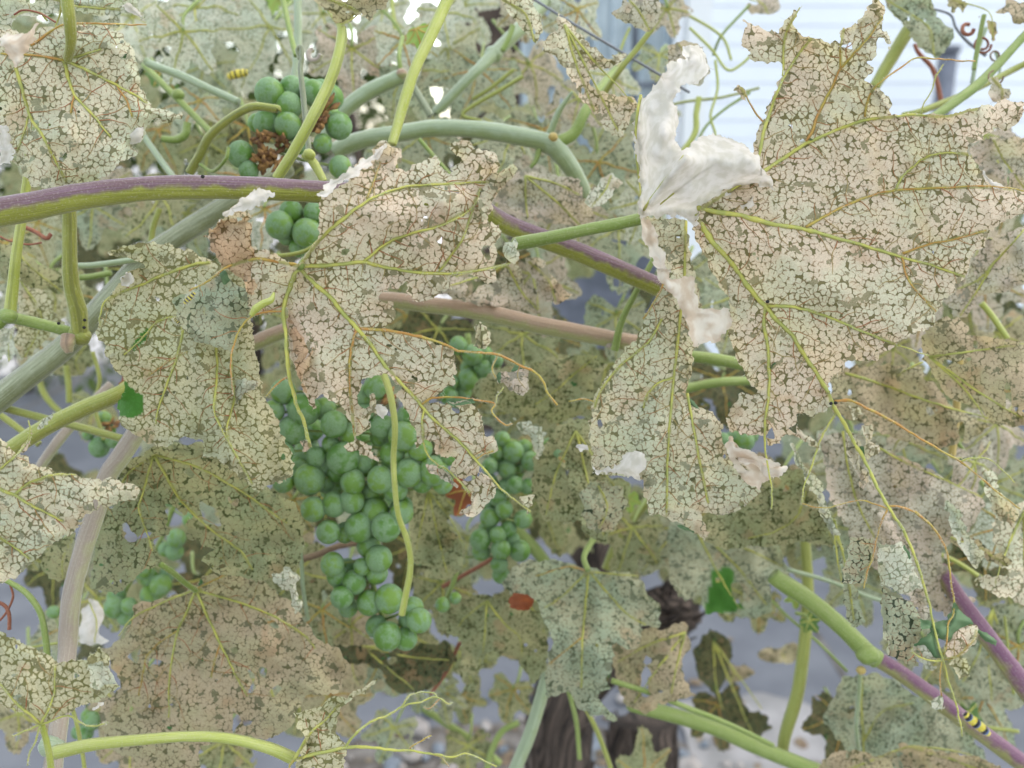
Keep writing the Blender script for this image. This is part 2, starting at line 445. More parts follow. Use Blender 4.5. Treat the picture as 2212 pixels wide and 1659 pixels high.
g = mesh_obj("ground", [(-60, -6, 0), (60, -6, 0), (60, 120, 0), (-60, 120, 0)], [(0, 1, 2, 3)], concrete, smooth=False, kind='structure')
def blob(name, cx, cy, rx, ry, z, mat, seed, n=60):
    v = []
    for k in range(n):
        a = 2 * math.pi * k / n
        r = 1 + .35 * float(vn(math.cos(a) * 1.6 + 8, math.sin(a) * 1.6 + 8, seed)) + .15 * float(vn(math.cos(a) * 6 + 8, math.sin(a) * 6 + 8, seed))
        v.append((cx + rx * r * math.cos(a), cy + ry * r * math.sin(a), z))
    return mesh_obj(name, v, [tuple(range(n))], mat, smooth=False, kind='structure')
blob("soil_bed", .10, 1.25, .75, .62, .004, soil, 3)
blob("painted_sun_patch", .66, 1.86, .26, .17, .008, sunpatch, 5)  # sun dapple on the concrete, painted as a paler patch
# pavement joints
mj = MB()
for k in range(9): mj.box(-8, 1.6 + k * 1.4, .0, 8, 1.615 + k * 1.4, .0035)
for k in range(8): mj.box(-6.3 + k * 1.8, 1.0, .0, -6.287 + k * 1.8, 14, .0030)
o = mj.build("pavement_joint", soil, smooth=False); o['kind'] = 'structure'

HY = 5.0
hw = thing("house_wall", "white horizontal board siding of the house behind the vine, made tall to shade it, top right", "house", (0.98, HY, 0))
bm_ = MB().box(0, 0, 0, 6.2, .02, .094)
first = bm_.build("board", siding, hw, smooth=False)
# a lapped board: lower edge proud
vv = [tuple(v.co) for v in first.data.vertices]
for v in first.data.vertices:
    if v.co.z < .01 and v.co.y < .001: v.co.y = -.004
for k in range(26):
    if k:
        b = first.copy(); COL.objects.link(b); b.parent = hw
    else: b = first
    b.location = (R.uniform(-.004, .004) + .07, 0, k * .096)
MB().box(.07, .0, 26 * .096, 6.25, .05, 13.0).build("unseen_upper_wall", siding, hw, smooth=False)  # unseen storeys, made this tall to shade the vine
MB().box(.05, .052, 0, 6.27, 4.0, 12.99).build("house_body", siding, hw, smooth=False)
MB().box(-.06, -.03, 0, .066, .055, 13.01).build("corner_board", trimw, hw, smooth=False)
pw = thing("porch_window", "blue-grey window with pale curtain folds beside the white corner board", "window", (0.05, HY + .25, 0))
MB().box(-.1, .06, 0, .86, .3, 13.0).build("window_wall", greywood, pw, smooth=False)
MB().box(-.08, .02, 1.0, .85, .03, 2.9).build("pane", glassm, pw, smooth=False)
for k in range(9):
    c = MB(); x = .02 + k * .095 + R.uniform(-.02, .02)
    c.tube(smooth_line([(x, 0, 1.0), (x + R.uniform(-.02, .02), -.004, 1.6), (x + R.uniform(-.02, .02), 0, 2.2), (x, 0, 2.9)]), [R.uniform(.010, .022)] * 4, 6)
    c.build("curtain_fold", curtm, pw)
for x0, x1, z0, z1 in ((-.08, .85, 1.72, 1.745), (.30, .325, 1.0, 2.9), (.62, .645, 1.0, 2.9)):
    MB().box(x0, -.045, z0, x1, -.03, z1).build("window_bar", greywood, pw, smooth=False)
t_ = thing("porch_post", "dark brown wooden porch post and brace below the sky gap, blurred", "post", (-.22, 4.3, 0))
MB().box(-.02, 0, 0, .26, .2, 9.0).build("post", brownwood, t_, smooth=False)
MB().tube([(.0, .1, 1.75), (.55, .1, 2.3)], [.06, .06], 4).build("brace", brownwood, t_, smooth=False)
t_ = thing("siding_post", "blue-grey post standing against the white siding, upper right", "post", (2.13, 4.6, 0))  # a plain round post with a cap
MB().tube([(0, 0, 0), (0, 0, .9), (0, 0, 1.86)], [.045] * 3, 12).build("post_shaft", greywood, t_)
MB().tube([(0, 0, 1.84), (0, 0, 1.87)], [.055] * 2, 12).build("post_cap", greywood, t_)

added_hedge_l = plain("added_hedge_leaf", (.05, .085, .015), (.10, .14, .03), 3, .8, .25, .1, .001)
hv = []; hf = []
hr = random.Random(5)
for k in range(15000):
    x = hr.uniform(-5.2, -.72); y = 4.9 + abs(hr.gauss(0, .35)) - .25 * math.sin(x * 2.3); top = 2.12 + .22 * math.sin(x * 3.1) + .12 * math.sin(x * 7.7)
    z = top * (1 - abs(hr.gauss(0, .42))) if hr.random() < .8 else hr.uniform(0, top)
    if z < .02: continue
    q = .035 * hr.uniform(.7, 1.5); a = [hr.gauss(0, 1) for _ in range(3)]; b = [hr.gauss(0, 1) for _ in range(3)]
    A_ = Vector(a).normalized(); B_ = A_.cross(Vector(b)).normalized()
    c = Vector((x, y, z)); i = len(hv)
    hv += [tuple(c - A_ * q), tuple(c + B_ * q * .5), tuple(c + A_ * q), tuple(c - B_ * q * .5)]; hf.append((i, i + 1, i + 2, i + 3))
t_ = thing("added_hedge", "green hedging added as backdrop left of the house, glimpsed between the lacy leaves", "added_hedge", (0, 0, 0))  # added hedging, hides the bright sunlit ground behind the leaf gaps
mesh_obj("added_hedge_foliage", hv, hf, added_hedge_l, t_, smooth=False, kind='stuff')
for k in range(7):
    MB().tube([(-4.9 + k * .68, 5.05, 0), (-4.85 + k * .68, 5.0, .8), (-4.95 + k * .68, 5.02, 1.6)], [.04, .02], 7, .2, k).build("trunk", brownwood, t_)

# litter and stones at the foot of the vine
stone_m = [plain("pale_stone", (.38, .34, .31), (.27, .24, .22), 30, .9), plain("blue_stone", (.22, .24, .27), (.15, .17, .19), 30, .9), plain("tan_litter", (.27, .21, .13), (.17, .12, .08), 40, .9)]
st_mesh = []
for q in range(5):
    v = []; f = []
    n, mseg = 9, 6
    for i in range(mseg + 1):
        for k in range(n):
            th = math.pi * i / mseg; ph = 2 * math.pi * k / n
            r = 1 + .28 * float(vn(math.cos(ph) * 1.4 + q * 7, math.sin(ph) * 1.4 + th, q))
            v.append((math.sin(th) * math.cos(ph) * r, math.sin(th) * math.sin(ph) * r * .8, math.cos(th) * .55 * r))
    for i in range(mseg):
        for k in range(n):
            a = i * n + k; b = i * n + (k + 1) % n
            f.append((a, b, b + n, a + n))
    st_mesh.append((v, f))
litter = [[], [], []]
lf = [[], [], []]
for k in range(1500):
    q = R.randrange(5); mi = R.choice([0, 0, 1, 2, 2]); s_ = R.uniform(.006, .022) * (1 if R.random() < .85 else 1.7)
    x = R.gauss(.12, .38); y = R.gauss(1.25, .32); a = R.uniform(0, 6.28)
    v, f = st_mesh[q]; b0 = len(litter[mi])
    flat = .25 if mi == 2 else 1
    for p in v: litter[mi].append((x + s_ * (p[0] * math.cos(a) - p[1] * math.sin(a)), y + s_ * (p[0] * math.sin(a) + p[1] * math.cos(a)), .006 + s_ * .4 * flat + s_ * p[2] * flat))
    for q_ in f: lf[mi].append(tuple(b0 + i for i in q_))
for mi, nm in enumerate(("gravel", "gravel", "leaf_litter")):
    o = mesh_obj(nm, litter[mi], lf[mi], stone_m[mi], kind='stuff')

# ------------------------------------------------------------------ leaves
def noise_line(pts, amp, seed, closed=True, sub=3):
    """roughen a traced outline"""
    P = np.asarray(pts, float); out = []
    n = len(P)
    for i in range(n if closed else n - 1):
        a, b = P[i], P[(i + 1) % n]
        L = np.linalg.norm(b - a); k = max(1, int(L / 9))
        nx, ny = -(b[1] - a[1]) / (L + 1e-9), (b[0] - a[0]) / (L + 1e-9)
        for j in range(k):
            t = j / k; q = a + (b - a) * t
            o = amp * float(vn(q[0] / 11 + seed, q[1] / 11, seed)) * (1 if j else .5)
            out.append((q[0] + nx * o, q[1] + ny * o))
    return out

def grid_mesh(field, xs, ys):
    F = field > 0; ny, nx = F.shape
    idx = -np.ones((ny, nx), int)
    jj, ii = np.nonzero(F)
    idx[jj, ii] = np.arange(len(jj))
    V = [(xs[i], ys[j]) for j, i in zip(jj, ii)]
    c = F[:-1, :-1].astype(int) + F[:-1, 1:] + F[1:, 1:] + F[1:, :-1]
    faces = []
    j4, i4 = np.nonzero(c == 4)
    faces += list(zip(idx[j4, i4].tolist(), idx[j4, i4 + 1].tolist(), idx[j4 + 1, i4 + 1].tolist(), idx[j4 + 1, i4].tolist()))
    cache = {}; bnd = []
    jm, im = np.nonzero((c > 0) & (c < 4))
    for j, i in zip(jm.tolist(), im.tolist()):
        cs = ((j, i), (j, i + 1), (j + 1, i + 1), (j + 1, i)); poly = []; cr = []
        for k in range(4):
            a, b = cs[k], cs[(k + 1) & 3]
            fa, fb = F[a], F[b]
            if fa: poly.append(int(idx[a]))
            if fa != fb:
                key = (a, b) if a < b else (b, a)
                if key not in cache:
                    va, vb = field[a], field[b]; t = min(.9, max(.1, va / (va - vb)))
                    cache[key] = len(V)
                    V.append((xs[a[1]] + (xs[b[1]] - xs[a[1]]) * t, ys[a[0]] + (ys[b[0]] - ys[a[0]]) * t))
                poly.append(cache[key]); cr.append(cache[key])
        if len(poly) >= 3: faces.append(tuple(poly))
        bnd += cr
    return np.array(V), faces, sorted(set(bnd))

SEED = [0]
def pxleaf(label, poly, veins, depth, mat, junction=None, group=None, gx=0., gy=0., amp=(5, 1.2, .45), rough=5, grid=3.6, hole=.62,
           holes=(), ridges=(), curl=.004, vw=(7, 2.2), greens=(), extra=(), fringe=.35, veinlets=True, vmat=None, name="skeletonized_leaf", cat="leaf", felt_parts=(), petiole=None, teal=(), flapveins=(), flapbase=-.026):
    """a leaf traced on the survey grid, standing depth metres away, bent in depth"""
    SEED[0] += 1; sd = SEED[0] * 17
    P = np.asarray(poly, float); cx, cy = P.mean(0) if junction is None else junction
    amp = (amp[0] * 1.2, amp[1] * 1.7, amp[2] * 1.3)
    vwid = [((v[0][2] if len(v[0]) > 2 else None), (v[-1][2] if len(v[-1]) > 2 else None)) for v in veins]
    veins = [[(p[0], p[1]) for p in v] for v in veins]
    vlist = [np.asarray(v, float) for v in veins]
    def vdist(x, y):
        b = np.full(np.shape(x), 1e9)
        for v in vlist: b = np.minimum(b, polydist(x, y, v, False))
        return b
    def dep(x, y, vd=None, inside=None):
        x = np.asarray(x, float); y = np.asarray(y, float)
        d = depth + gx * (x - cx) / 1000 + gy * (y - cy) / 1000
        d = d + amp[0] * .001 * (vn(x / 160 + sd, y / 160, sd)) + amp[1] * .001 * vn(x / 48, y / 48 + sd, sd + 1) + amp[2] * .001 * vn(x / 17, y / 17, sd + 2)
        for (x0, y0, x1, y1, a, w) in ridges:
            q = polydist(x, y, [(x0, y0), (x1, y1)], False); d = d - a * np.exp(-(q / w) ** 2)
        if vd is not None: d = d - .0022 * (1 - np.exp(-vd / 16))
        if inside is not None and curl: d = d + curl * np.sign(vn(x / 90, y / 90, sd + 5) + .15) * np.clip(1 - inside / 22, 0, 1) ** 2
        return d
    jx, jy = (cx, cy)
    org = W(jx, jy, float(dep(jx, jy)))
    root = thing(name, label, cat, org, group)
    def blade(pl, m, nm, grid=grid, hl=(), hole=hole, rough=rough, base=0.0, lab=None, fr=fringe, hthr=True):
        pl = noise_line(pl, rough, sd)
        A = np.asarray(pl); x0, y0 = A.min(0) - 12; x1, y1 = A.max(0) + 12
        xs = np.arange(x0, x1, grid); ys = np.arange(y0, y1, grid)
        X, Y = np.meshgrid(xs, ys)
        sdf = polydist(X, Y, pl)
        f = sdf + .5 * rough * vn(X / 4.2, Y / 4.2, sd + 6) + .5 * rough * vn(X / 7, Y / 7, sd + 7) + .5 * rough * vn(X / 15, Y / 15, sd + 8)
        inner = sdf.copy()
        hole = hole + (.20 if gx == .012 and depth > .36 else .10)
        if hthr and hole < 1.2:
            hn = vn(X / 34, Y / 34, sd + 9) * .85 + .30 * vn(X / 9, Y / 9, sd + 10)
            f = np.minimum(f, (hole - hn) * 18)
        for h in hl: f = np.minimum(f, -polydist(X, Y, noise_line(h, 3, sd + 2)))
        V, F, B = grid_mesh(f, xs, ys)
        if not len(V): return
        ins = np.clip(polydist(V[:, 0], V[:, 1], pl), 0, 99)
        vd = vdist(V[:, 0], V[:, 1])
        D = dep(V[:, 0], V[:, 1], vd, ins) + base
        w3 = W(V[:, 0], V[:, 1], D)
        k = depth / FPX
        lace = np.stack([(V[:, 0]) * k + sd, V[:, 1] * k + sd * .3, np.zeros(len(V))], -1)
        gp = np.zeros(len(V))
        for gpoly in greens:
            gp = np.maximum(gp, (polydist(V[:, 0], V[:, 1], gpoly) + 3 * vn(V[:, 0] / 9, V[:, 1] / 9, 4) > 0).astype(float))
        mesh_obj(nm, w3, F, m, root, org, attrs={'lace': lace, 'veindist': vd * k, 'greenpatch': gp}, label=lab)
        if fr and len(B):
            hb = MB()
            for bi in B:
                if R.random() < fr:
                    x, y = V[bi]; e = 3.0
                    gxx = vn(x / 9, y / 9, 3); ang = R.uniform(0, 6.28)
                    L = R.uniform(2, 6) if R.random() < .9 else R.uniform(6, 16)
                    p0 = w3[bi]; p1 = W(x + math.cos(ang) * L, y + math.sin(ang) * L, D[bi] + R.uniform(-.001, .001))
                    hb.hair(p0, p1 - p0, R.uniform(.00008, .00016))
            if hb.v: hb.build("frayed_fringe", fibre if R.random() < .5 else brownfib, root, org, kind='stuff')
    blade(poly, LM[mat] if isinstance(mat, str) else mat, "leaf_blade", hl=holes)
    for e in extra: blade(e[0], LM[e[1]] if isinstance(e[1], str) else e[1], "leaf_fragment", base=(e[2] if len(e) > 2 else 0))
    for e in felt_parts: blade(e[0], e[1], e[3] if len(e) > 3 else "folded_edge", base=e[2], hole=2, rough=6, lab=None, fr=.6)
    for e in teal: blade(e, tealgreen, "green_remnant", base=-.0006, hole=2, rough=3, fr=0)
    # veins
    for n_, v in enumerate(veins):
        sv = smooth_line(v, .2)
        dd = dep(sv[:, 0], sv[:, 1], 0) - .0006
        w0 = vwid[n_][0] or vw[0] * .6; w1 = vwid[n_][1] or vw[1] * .8
        sv2 = sv[:, :2] + np.stack([vn(sv[:, 0] / 13, sv[:, 1] / 13, sd + 3), vn(sv[:, 0] / 13, sv[:, 1] / 13, sd + 4)], -1) * 1.5
        kk = 1.2 if depth < .4 else 1.0; w1 = max(w1, 2.6 if depth < .4 else 2)
        mb = MB().tube(W(sv2[:, 0], sv2[:, 1], dd), [kk * w0 * .5 * depth / FPX, kk * (w0 * .6 + w1 * .4) * .45 * depth / FPX, kk * w1 * .5 * depth / FPX], 6, .3, sd + n_)
        vm = vmat or (veinY if (n_ < 4 or R.random() < .4) else veinO)
        vob = mb.build("vein", vm, root, org)
        hb = MB()
        for i in range(len(sv2) - 1):
            for q in range(3 if depth > .4 else 9):
                t = R.random(); p = sv2[i] * (1 - t) + sv2[i + 1] * t; a = R.uniform(0, 6.28); L = R.uniform(3, 8)
                p0 = W(p[0], p[1], dd[i]); p1 = W(p[0] + math.cos(a) * L, p[1] + math.sin(a) * L, dd[i] - .0005)
                hb.hair(p0, p1 - p0, .00009)
        if hb.v: hb.build("vein_hair", fibre, vob, org, kind='stuff')
    for v in flapveins:
        sv = smooth_line(v, .2)
        MB().tube(W(sv[:, 0], sv[:, 1], dep(sv[:, 0], sv[:, 1], 0) + flapbase - .0012), [.0007, .0002], 6, .2, 3).build("vein", veinY, root, org)
    if veinlets:
        mb = MB()
        allp = [poly] + [e[0] for e in extra]
        for v in vlist:
            sv = smooth_line(v, .1); acc = 0; side = 1
            for i in range(1, len(sv) - 1):
                acc += np.linalg.norm(sv[i] - sv[i - 1])
                if acc > 19:
                    acc = R.uniform(-5, 5); side = -side
                    t = sv[i + 1] - sv[i - 1]; a = math.atan2(t[1], t[0]) + side * R.uniform(.8, 1.35)
                    p = sv[i].copy(); line = [p.copy()]
                    for s_ in range(R.randrange(3, 11)):
                        a += R.uniform(-.35, .35) - side * .05; p = p + np.array([math.cos(a), math.sin(a)]) * 8
                        if max(float(polydist(p[:1], p[1:], q)[0]) for q in allp) < 2: break
                        line.append(p.copy())
                    if len(line) > 2:
                        L = np.array(line); vd = vdist(L[:, 0], L[:, 1])
                        mb.tube(W(L[:, 0], L[:, 1], dep(L[:, 0], L[:, 1], vd) - .00025), [.00024, .00010], 4, cap=False)
        if mb.v: mb.build("veinlet_network", veinR, root, org, kind='stuff')
    if petiole:
        pts, wd, pm = petiole
        stem_into(root, org, pts, wd, pm, "petiole")
    return root

def stem_into(root, org, pts, wd, mat, name, hairs=True, seg=12, lump=.05):
    P = smooth_line(pts, .12)
    w3 = W(P[:, 0], P[:, 1], P[:, 2])
    ws = [wd] if np.isscalar(wd) else list(wd)
    if len(ws) == 1: ws = ws * 2
    r = [w * .5 * float(np.interp(i / (len(ws) - 1), np.linspace(0, 1, len(P)), P[:, 2])) / FPX for i, w in enumerate(ws)]
    mb = MB().tube(w3, r, seg, lump, R.randrange(99))
    o = mb.build(name, S[mat] if isinstance(mat, str) else mat, root, org)
    if hairs and P[:, 2].min() < .52:
        hb = MB(); rr = np.interp(np.linspace(0, 1, len(P)), np.linspace(0, 1, len(r)), r)
        for i in range(len(P) - 1):
            L = np.linalg.norm(w3[i + 1] - w3[i]); t = (w3[i + 1] - w3[i]) / (L + 1e-9)
            for q in range(int(L / .00028) + 1):
                d = np.array([R.gauss(0, 1) for _ in range(3)]); d -= t * (d @ t); d /= np.linalg.norm(d) + 1e-9
                p = w3[i] + (w3[i + 1] - w3[i]) * R.random() + d * rr[i] * .97
                hb.hair(p, (d + t * R.uniform(-.6, .6)) * R.uniform(.0004, .0011), .00006)
        hb.build("downy_hair", fibre, o, org, kind='stuff')
    return o

def cane(label, pts, wd, mat, cat="vine cane", name="vine_cane", group=None, nodes_=(), twigs=(), hairs=True, lump=.05):
    m = pts[len(pts) // 2]
    org = W(*m)
    root = thing(name, label, cat, org, group)
    stem_into(root, org, pts, wd, mat, "stem", hairs, 14, lump)
    for (x, y, d, w, mm) in nodes_:
        v = []; f = []
        mb = MB(); c = W(x, y, d); r = w * .5 * d / FPX
        mb.tube([c + np.array([-r, 0, -.15 * r]), c + np.array([-.6 * r, 0, 0]), c, c + np.array([.6 * r, 0, 0]), c + np.array([r, 0, .1 * r])], [r * .3, r * .85, r, r * .85, r * .3], 12, .12, 5)
        mb.build("node", S[mm] if isinstance(mm, str) else mm, root, org)
    for (tp, tw, tm) in twigs: stem_into(root, org, tp, tw, tm, "side_shoot", hairs)
    return root

# ---- leaf A: the large leaf on the right
A_poly = T(3, [(480,905),(510,800),(545,740),(590,640),(640,560),(672,480),(662,410),(600,395),(540,400),(490,400),(455,375),(460,340),(445,310),(405,265),(425,210),(440,150),(425,125),(470,140),(530,165),(570,195),(640,205),(670,170),(700,110),(790,40),(750,90),(735,150),(760,210),(850,235),(900,245),(950,265),(975,290),(1000,265),(1035,275),(1035,200),(1075,165),(1140,150),(1175,90),(1230,40),(1250,-10),(1280,-10),(1320,40),(1310,130),(1305,190),(1330,200),(1360,260),(1345,310),(1310,250),(1280,240),(1265,330),(1240,380),(1195,400),(1235,430),(1230,470),(1190,500),(1250,550),(1330,610),(1365,660),(1350,730),(1310,745),(1500,725),(1700,740),(1880,680),(2060,640),(2210,655),(2201,700),(2150,800),(2080,835),(2030,800),(1990,845),(1900,880),(1850,920),(1840,965),(1870,1010),(1900,1060),(1960,1120),(2000,1170),(2080,1200),(2240,1215),(2240,1350),(2140,1370),(2060,1420),(2010,1450),(1960,1520),(1950,1570),(1890,1600),(1870,1640)])
A_poly += T(6, [(1860,60),(1830,150),(1790,180),(1750,250),(1690,290),(1670,340),(1640,380),(1630,450),(1560,490),(1450,530),(1400,570),(1310,620),(1280,690),(1200,680),(1120,670),(1070,700),(1060,740),(990,790),(950,830),(960,880),(980,950),(930,1010),(850,1040),(820,1020),(760,1010),(755,1080),(800,1150),(880,1190),(900,1240),(820,1200),(740,1150),(700,1150),(640,1200),(580,1220),(555,1165),(440,1150),(340,1130),(318,1060),(340,1000),(380,940),(390,880),(460,900),(520,870),(490,840),(440,790),(400,730),(370,650),(340,560),(310,520),(340,440),(340,350),(330,300),(290,240),(240,150),(200,90),(180,20)])
A_poly += T(3, [(120,1540),(100,1450),(130,1370),(150,1310),(330,1200),(480,1000)])
A_veins = [
 T(3, [(130,1322,10),(400,1370),(620,1430),(800,1450),(930,1490),(1110,1540),(1280,1590),(1450,1640),(1600,1680),(1820,1755,3)]),
 T(3, [(150,1330,9),(340,1205),(560,1080),(700,990),(820,910),(1000,830),(1200,760),(1330,745),(1500,730),(1700,742),(1900,690,3)]),
 T(3, [(120,1360,10),(220,1530),(330,1650),(380,1720),(470,1850),(560,1940)]) + T(6, [(620,410),(720,510),(800,640),(870,740),(930,840),(980,940),(1000,990),(1060,1080),(1120,1190),(1190,1320),(1260,1460),(1320,1580),(1370,1659)]) + T(9, [(1450,180),(1520,350),(1580,540),(1620,710),(1650,850),(1690,980),(1720,1100),(1760,1220),(1790,1350),(1810,1460,3)]),
 T(6, [(560,340,7),(550,450),(575,600),(585,750),(580,900),(560,1050),(555,1200),(575,1370),(600,1500),(597,1625,2)]),
 T(6, [(580,335,6),(700,335),(830,360),(1000,420),(1150,485),(1300,545),(1420,590),(1590,645,2)]),
 T(6, [(1000,940,6),(1100,935),(1200,980),(1350,1060),(1500,1150),(1700,1270),(1800,1325),(1920,1420),(2050,1530),(2180,1625,2)]),
 T(3, [(510,1020,6),(560,800),(640,570),(700,450),(780,330),(850,240,2)]),
 T(3, [(820,900,6),(850,840),(920,670),(980,560),(1010,480),(1040,430),(1150,310),(1240,200),(1300,110,2)]),
 T(3, [(820,1440,5),(920,1380),(1100,1290),(1220,1245),(1380,1210),(1600,1195),(2000,1185),(2240,1215,2)]),
 T(3, [(1385,1210,4),(1420,1130),(1520,1040),(1600,990),(1700,970),(1850,980,2)]),
 T(3, [(1430,1610,4),(1600,1550),(1750,1520),(1960,1465,2)]),
 T(3, [(1190,740,4),(1200,660),(1240,570),(1330,490),(1420,430),(1520,370),(1700,380),(1890,388,1.5)]),
 T(3, [(1550,725,2.5),(1570,650),(1620,560),(1640,480),(1690,410,1.5)]),
 T(3, [(1035,430,3.5),(1035,340),(1040,260),(1060,180,2)]),
 T(3, [(670,480,3),(675,280),(700,180),(780,50,1.5)]),
 T(3, [(545,775,3),(500,720),(440,620),(400,550,2)]),
 T(6, [(1000,1020,4.5),(940,1120),(890,1230),(850,1360),(800,1500),(790,1590,2)]),
 T(6, [(1340,1600,5),(1420,1610)]) + T(9, [(1530,50),(1620,130),(1680,220),(1720,330),(1740,480),(1755,600),(1750,680),(1720,740),(1710,860),(1690,940,3)]),
 T(9, [(1330,20,3.5),(1290,110),(1260,220),(1240,320),(1200,430),(1185,515,2)]),
 T(6, [(1800,1320,3),(1880,1300),(1980,1310),(2060,1370),(2140,1450,1.5)]),
 T(6, [(790,1590,2.5),(870,1612),(980,1610),(1100,1575),(1180,1570),(1330,1620,2)]),
 T(6, [(1425,20,4),(1450,130),(1510,230),(1640,370,1.5)]),
 T(9, [(1680,980,3.5),(1665,1100),(1680,1200,2)]),
 T(9, [(1690,980,3),(1600,975),(1500,930),(1490,900,2)]),
 T(9, [(1690,975,3),(1780,950),(1880,850),(1900,790,2)]),
]
A_frag = [
 (T(3, [(350,570),(380,545),(410,545),(430,600),(440,640),(410,635),(380,590)]), 'pink'),
 (T(6, [(1090,970),(1150,975),(1175,1010),(1150,1060),(1120,1060),(1100,1020)]), 'pink'),
 (T(6, [(1175,1100),(1230,1090),(1245,1130),(1225,1190),(1290,1250),(1240,1290),(1205,1325),(1180,1270),(1190,1190)]), 'pink'),
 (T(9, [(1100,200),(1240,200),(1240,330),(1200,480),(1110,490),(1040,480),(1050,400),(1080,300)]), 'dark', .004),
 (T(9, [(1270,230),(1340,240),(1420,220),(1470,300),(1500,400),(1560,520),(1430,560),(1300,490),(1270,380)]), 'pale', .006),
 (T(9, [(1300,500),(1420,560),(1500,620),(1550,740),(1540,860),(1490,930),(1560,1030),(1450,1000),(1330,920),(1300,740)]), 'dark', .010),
 (T(9, [(1750,760),(1880,750),(1920,800),(1880,880),(1800,960),(1700,960),(1690,900),(1720,820)]), 'pink', .002),
 (T(9, [(1490,900),(1600,790),(1640,860),(1670,960),(1610,1000),(1640,1020),(1590,1045),(1540,990),(1500,940)]), 'pale', .002),
 (T(9, [(1640,1210),(1680,1200),(1690,1290),(1620,1290),(1610,1240)]), 'pale'),
 (T(9, [(1780,960),(1830,960),(1860,1080),(1800,1090),(1720,1000)]), 'gold', .001),
]
A_teal = [T(9, [(1540,710),(1600,720),(1640,735),(1710,720),(1760,610),(1885,750),(1800,762),(1755,800),(1720,860),(1650,835),(1600,770),(1550,780)]),
 T(9, [(1620,790),(1650,850),(1675,960),(1640,970),(1560,880),(1510,880),(1540,840)]),
 T(9, [(1905,775),(1960,800),(2035,850),(2020,880),(1950,850),(1915,800)]),
 T(6, [(1150,1210),(1185,1230),(1200,1330),(1165,1290)]), T(6, [(590,660),(625,700),(600,740),(585,740)]),
 T(3, [(1190,1185),(1235,1245),(1205,1240)]), T(3, [(825,880),(870,885),(820,930)]),
 T(6, [(1085,430),(1140,430),(1170,480),(1110,470)]), T(6, [(1780,1300),(1850,1290),(1800,1320)]), T(9,[(1435,220),(1470,290),(1480,350),(1440,260)])]
pxleaf("largest pinkish lacy leaf with orange veins, filling the upper right against white siding", A_poly, A_veins, .365, 'pink',
       junction=T(3, [(130,1340)])[0], gx=.012, gy=.02, extra=A_frag, teal=A_teal, vw=(8, 3), amp=(7, 1.5, .5), hole=.70,
       holes=[T(6, [(560,1175),(600,1100),(620,1180)]), T(6, [(755,1080),(700,1110),(760,1150)])],
       ridges=[T(3, [(140,1340)])[0] + T(6, [(1590,645)])[0] + (.004, 60)],
       felt_parts=[(T(3, [(1930,1080),(1960,1110),(2030,1150),(2080,1190),(2070,1215),(1990,1190),(1940,1130)]), felt, -.002),
                   (T(6, [(330,1200),(350,1190),(370,1210),(430,1240),(560,1310),(700,1350),(650,1430),(560,1420),(480,1330),(380,1320),(330,1280)]), felt2, .004, "curled_fragment")])

# ---- the front lobe of the same plant part: folded leaf with white underside
A2 = [(1388,468),(1402,520),(1418,560),(1430,620),(1400,670),(1372,735),(1335,778),(1292,840),(1276,885),(1274,960),(1282,1015),(1310,1025),(1390,1035),(1393,1090),(1400,1112),(1440,1116),(1480,1138),(1522,1166),(1532,1150),(1512,1105),(1550,1112),(1600,1098),(1642,1062),(1612,1012),(1560,962),(1562,915),(1540,890),(1505,876),(1478,850),(1492,815),(1502,740),(1515,650),(1492,560),(1480,475)]
A3 = [(1385,468),(1376,440),(1386,400),(1374,340),(1371,285),(1384,205),(1392,215),(1405,190),(1432,160),(1452,135),(1480,126),(1477,104),(1500,94),(1527,116),(1529,152),(1500,182),(1470,186),(1456,215),(1466,250),(1461,300),(1470,332),(1500,302),(1540,288),(1590,300),(1632,332),(1657,372),(1672,412),(1627,400),(1630,442),(1602,452),(1578,420),(1548,426),(1517,455),(1502,490),(1482,470),(1432,466),(1400,466)]
A3b = [(1384,468),(1402,474),(1430,540),(1452,600),(1500,600),(1506,660),(1548,668),(1578,664),(1580,702),(1552,736),(1512,742),(1498,748),(1486,700),(1462,650),(1436,618),(1412,572),(1390,520)]
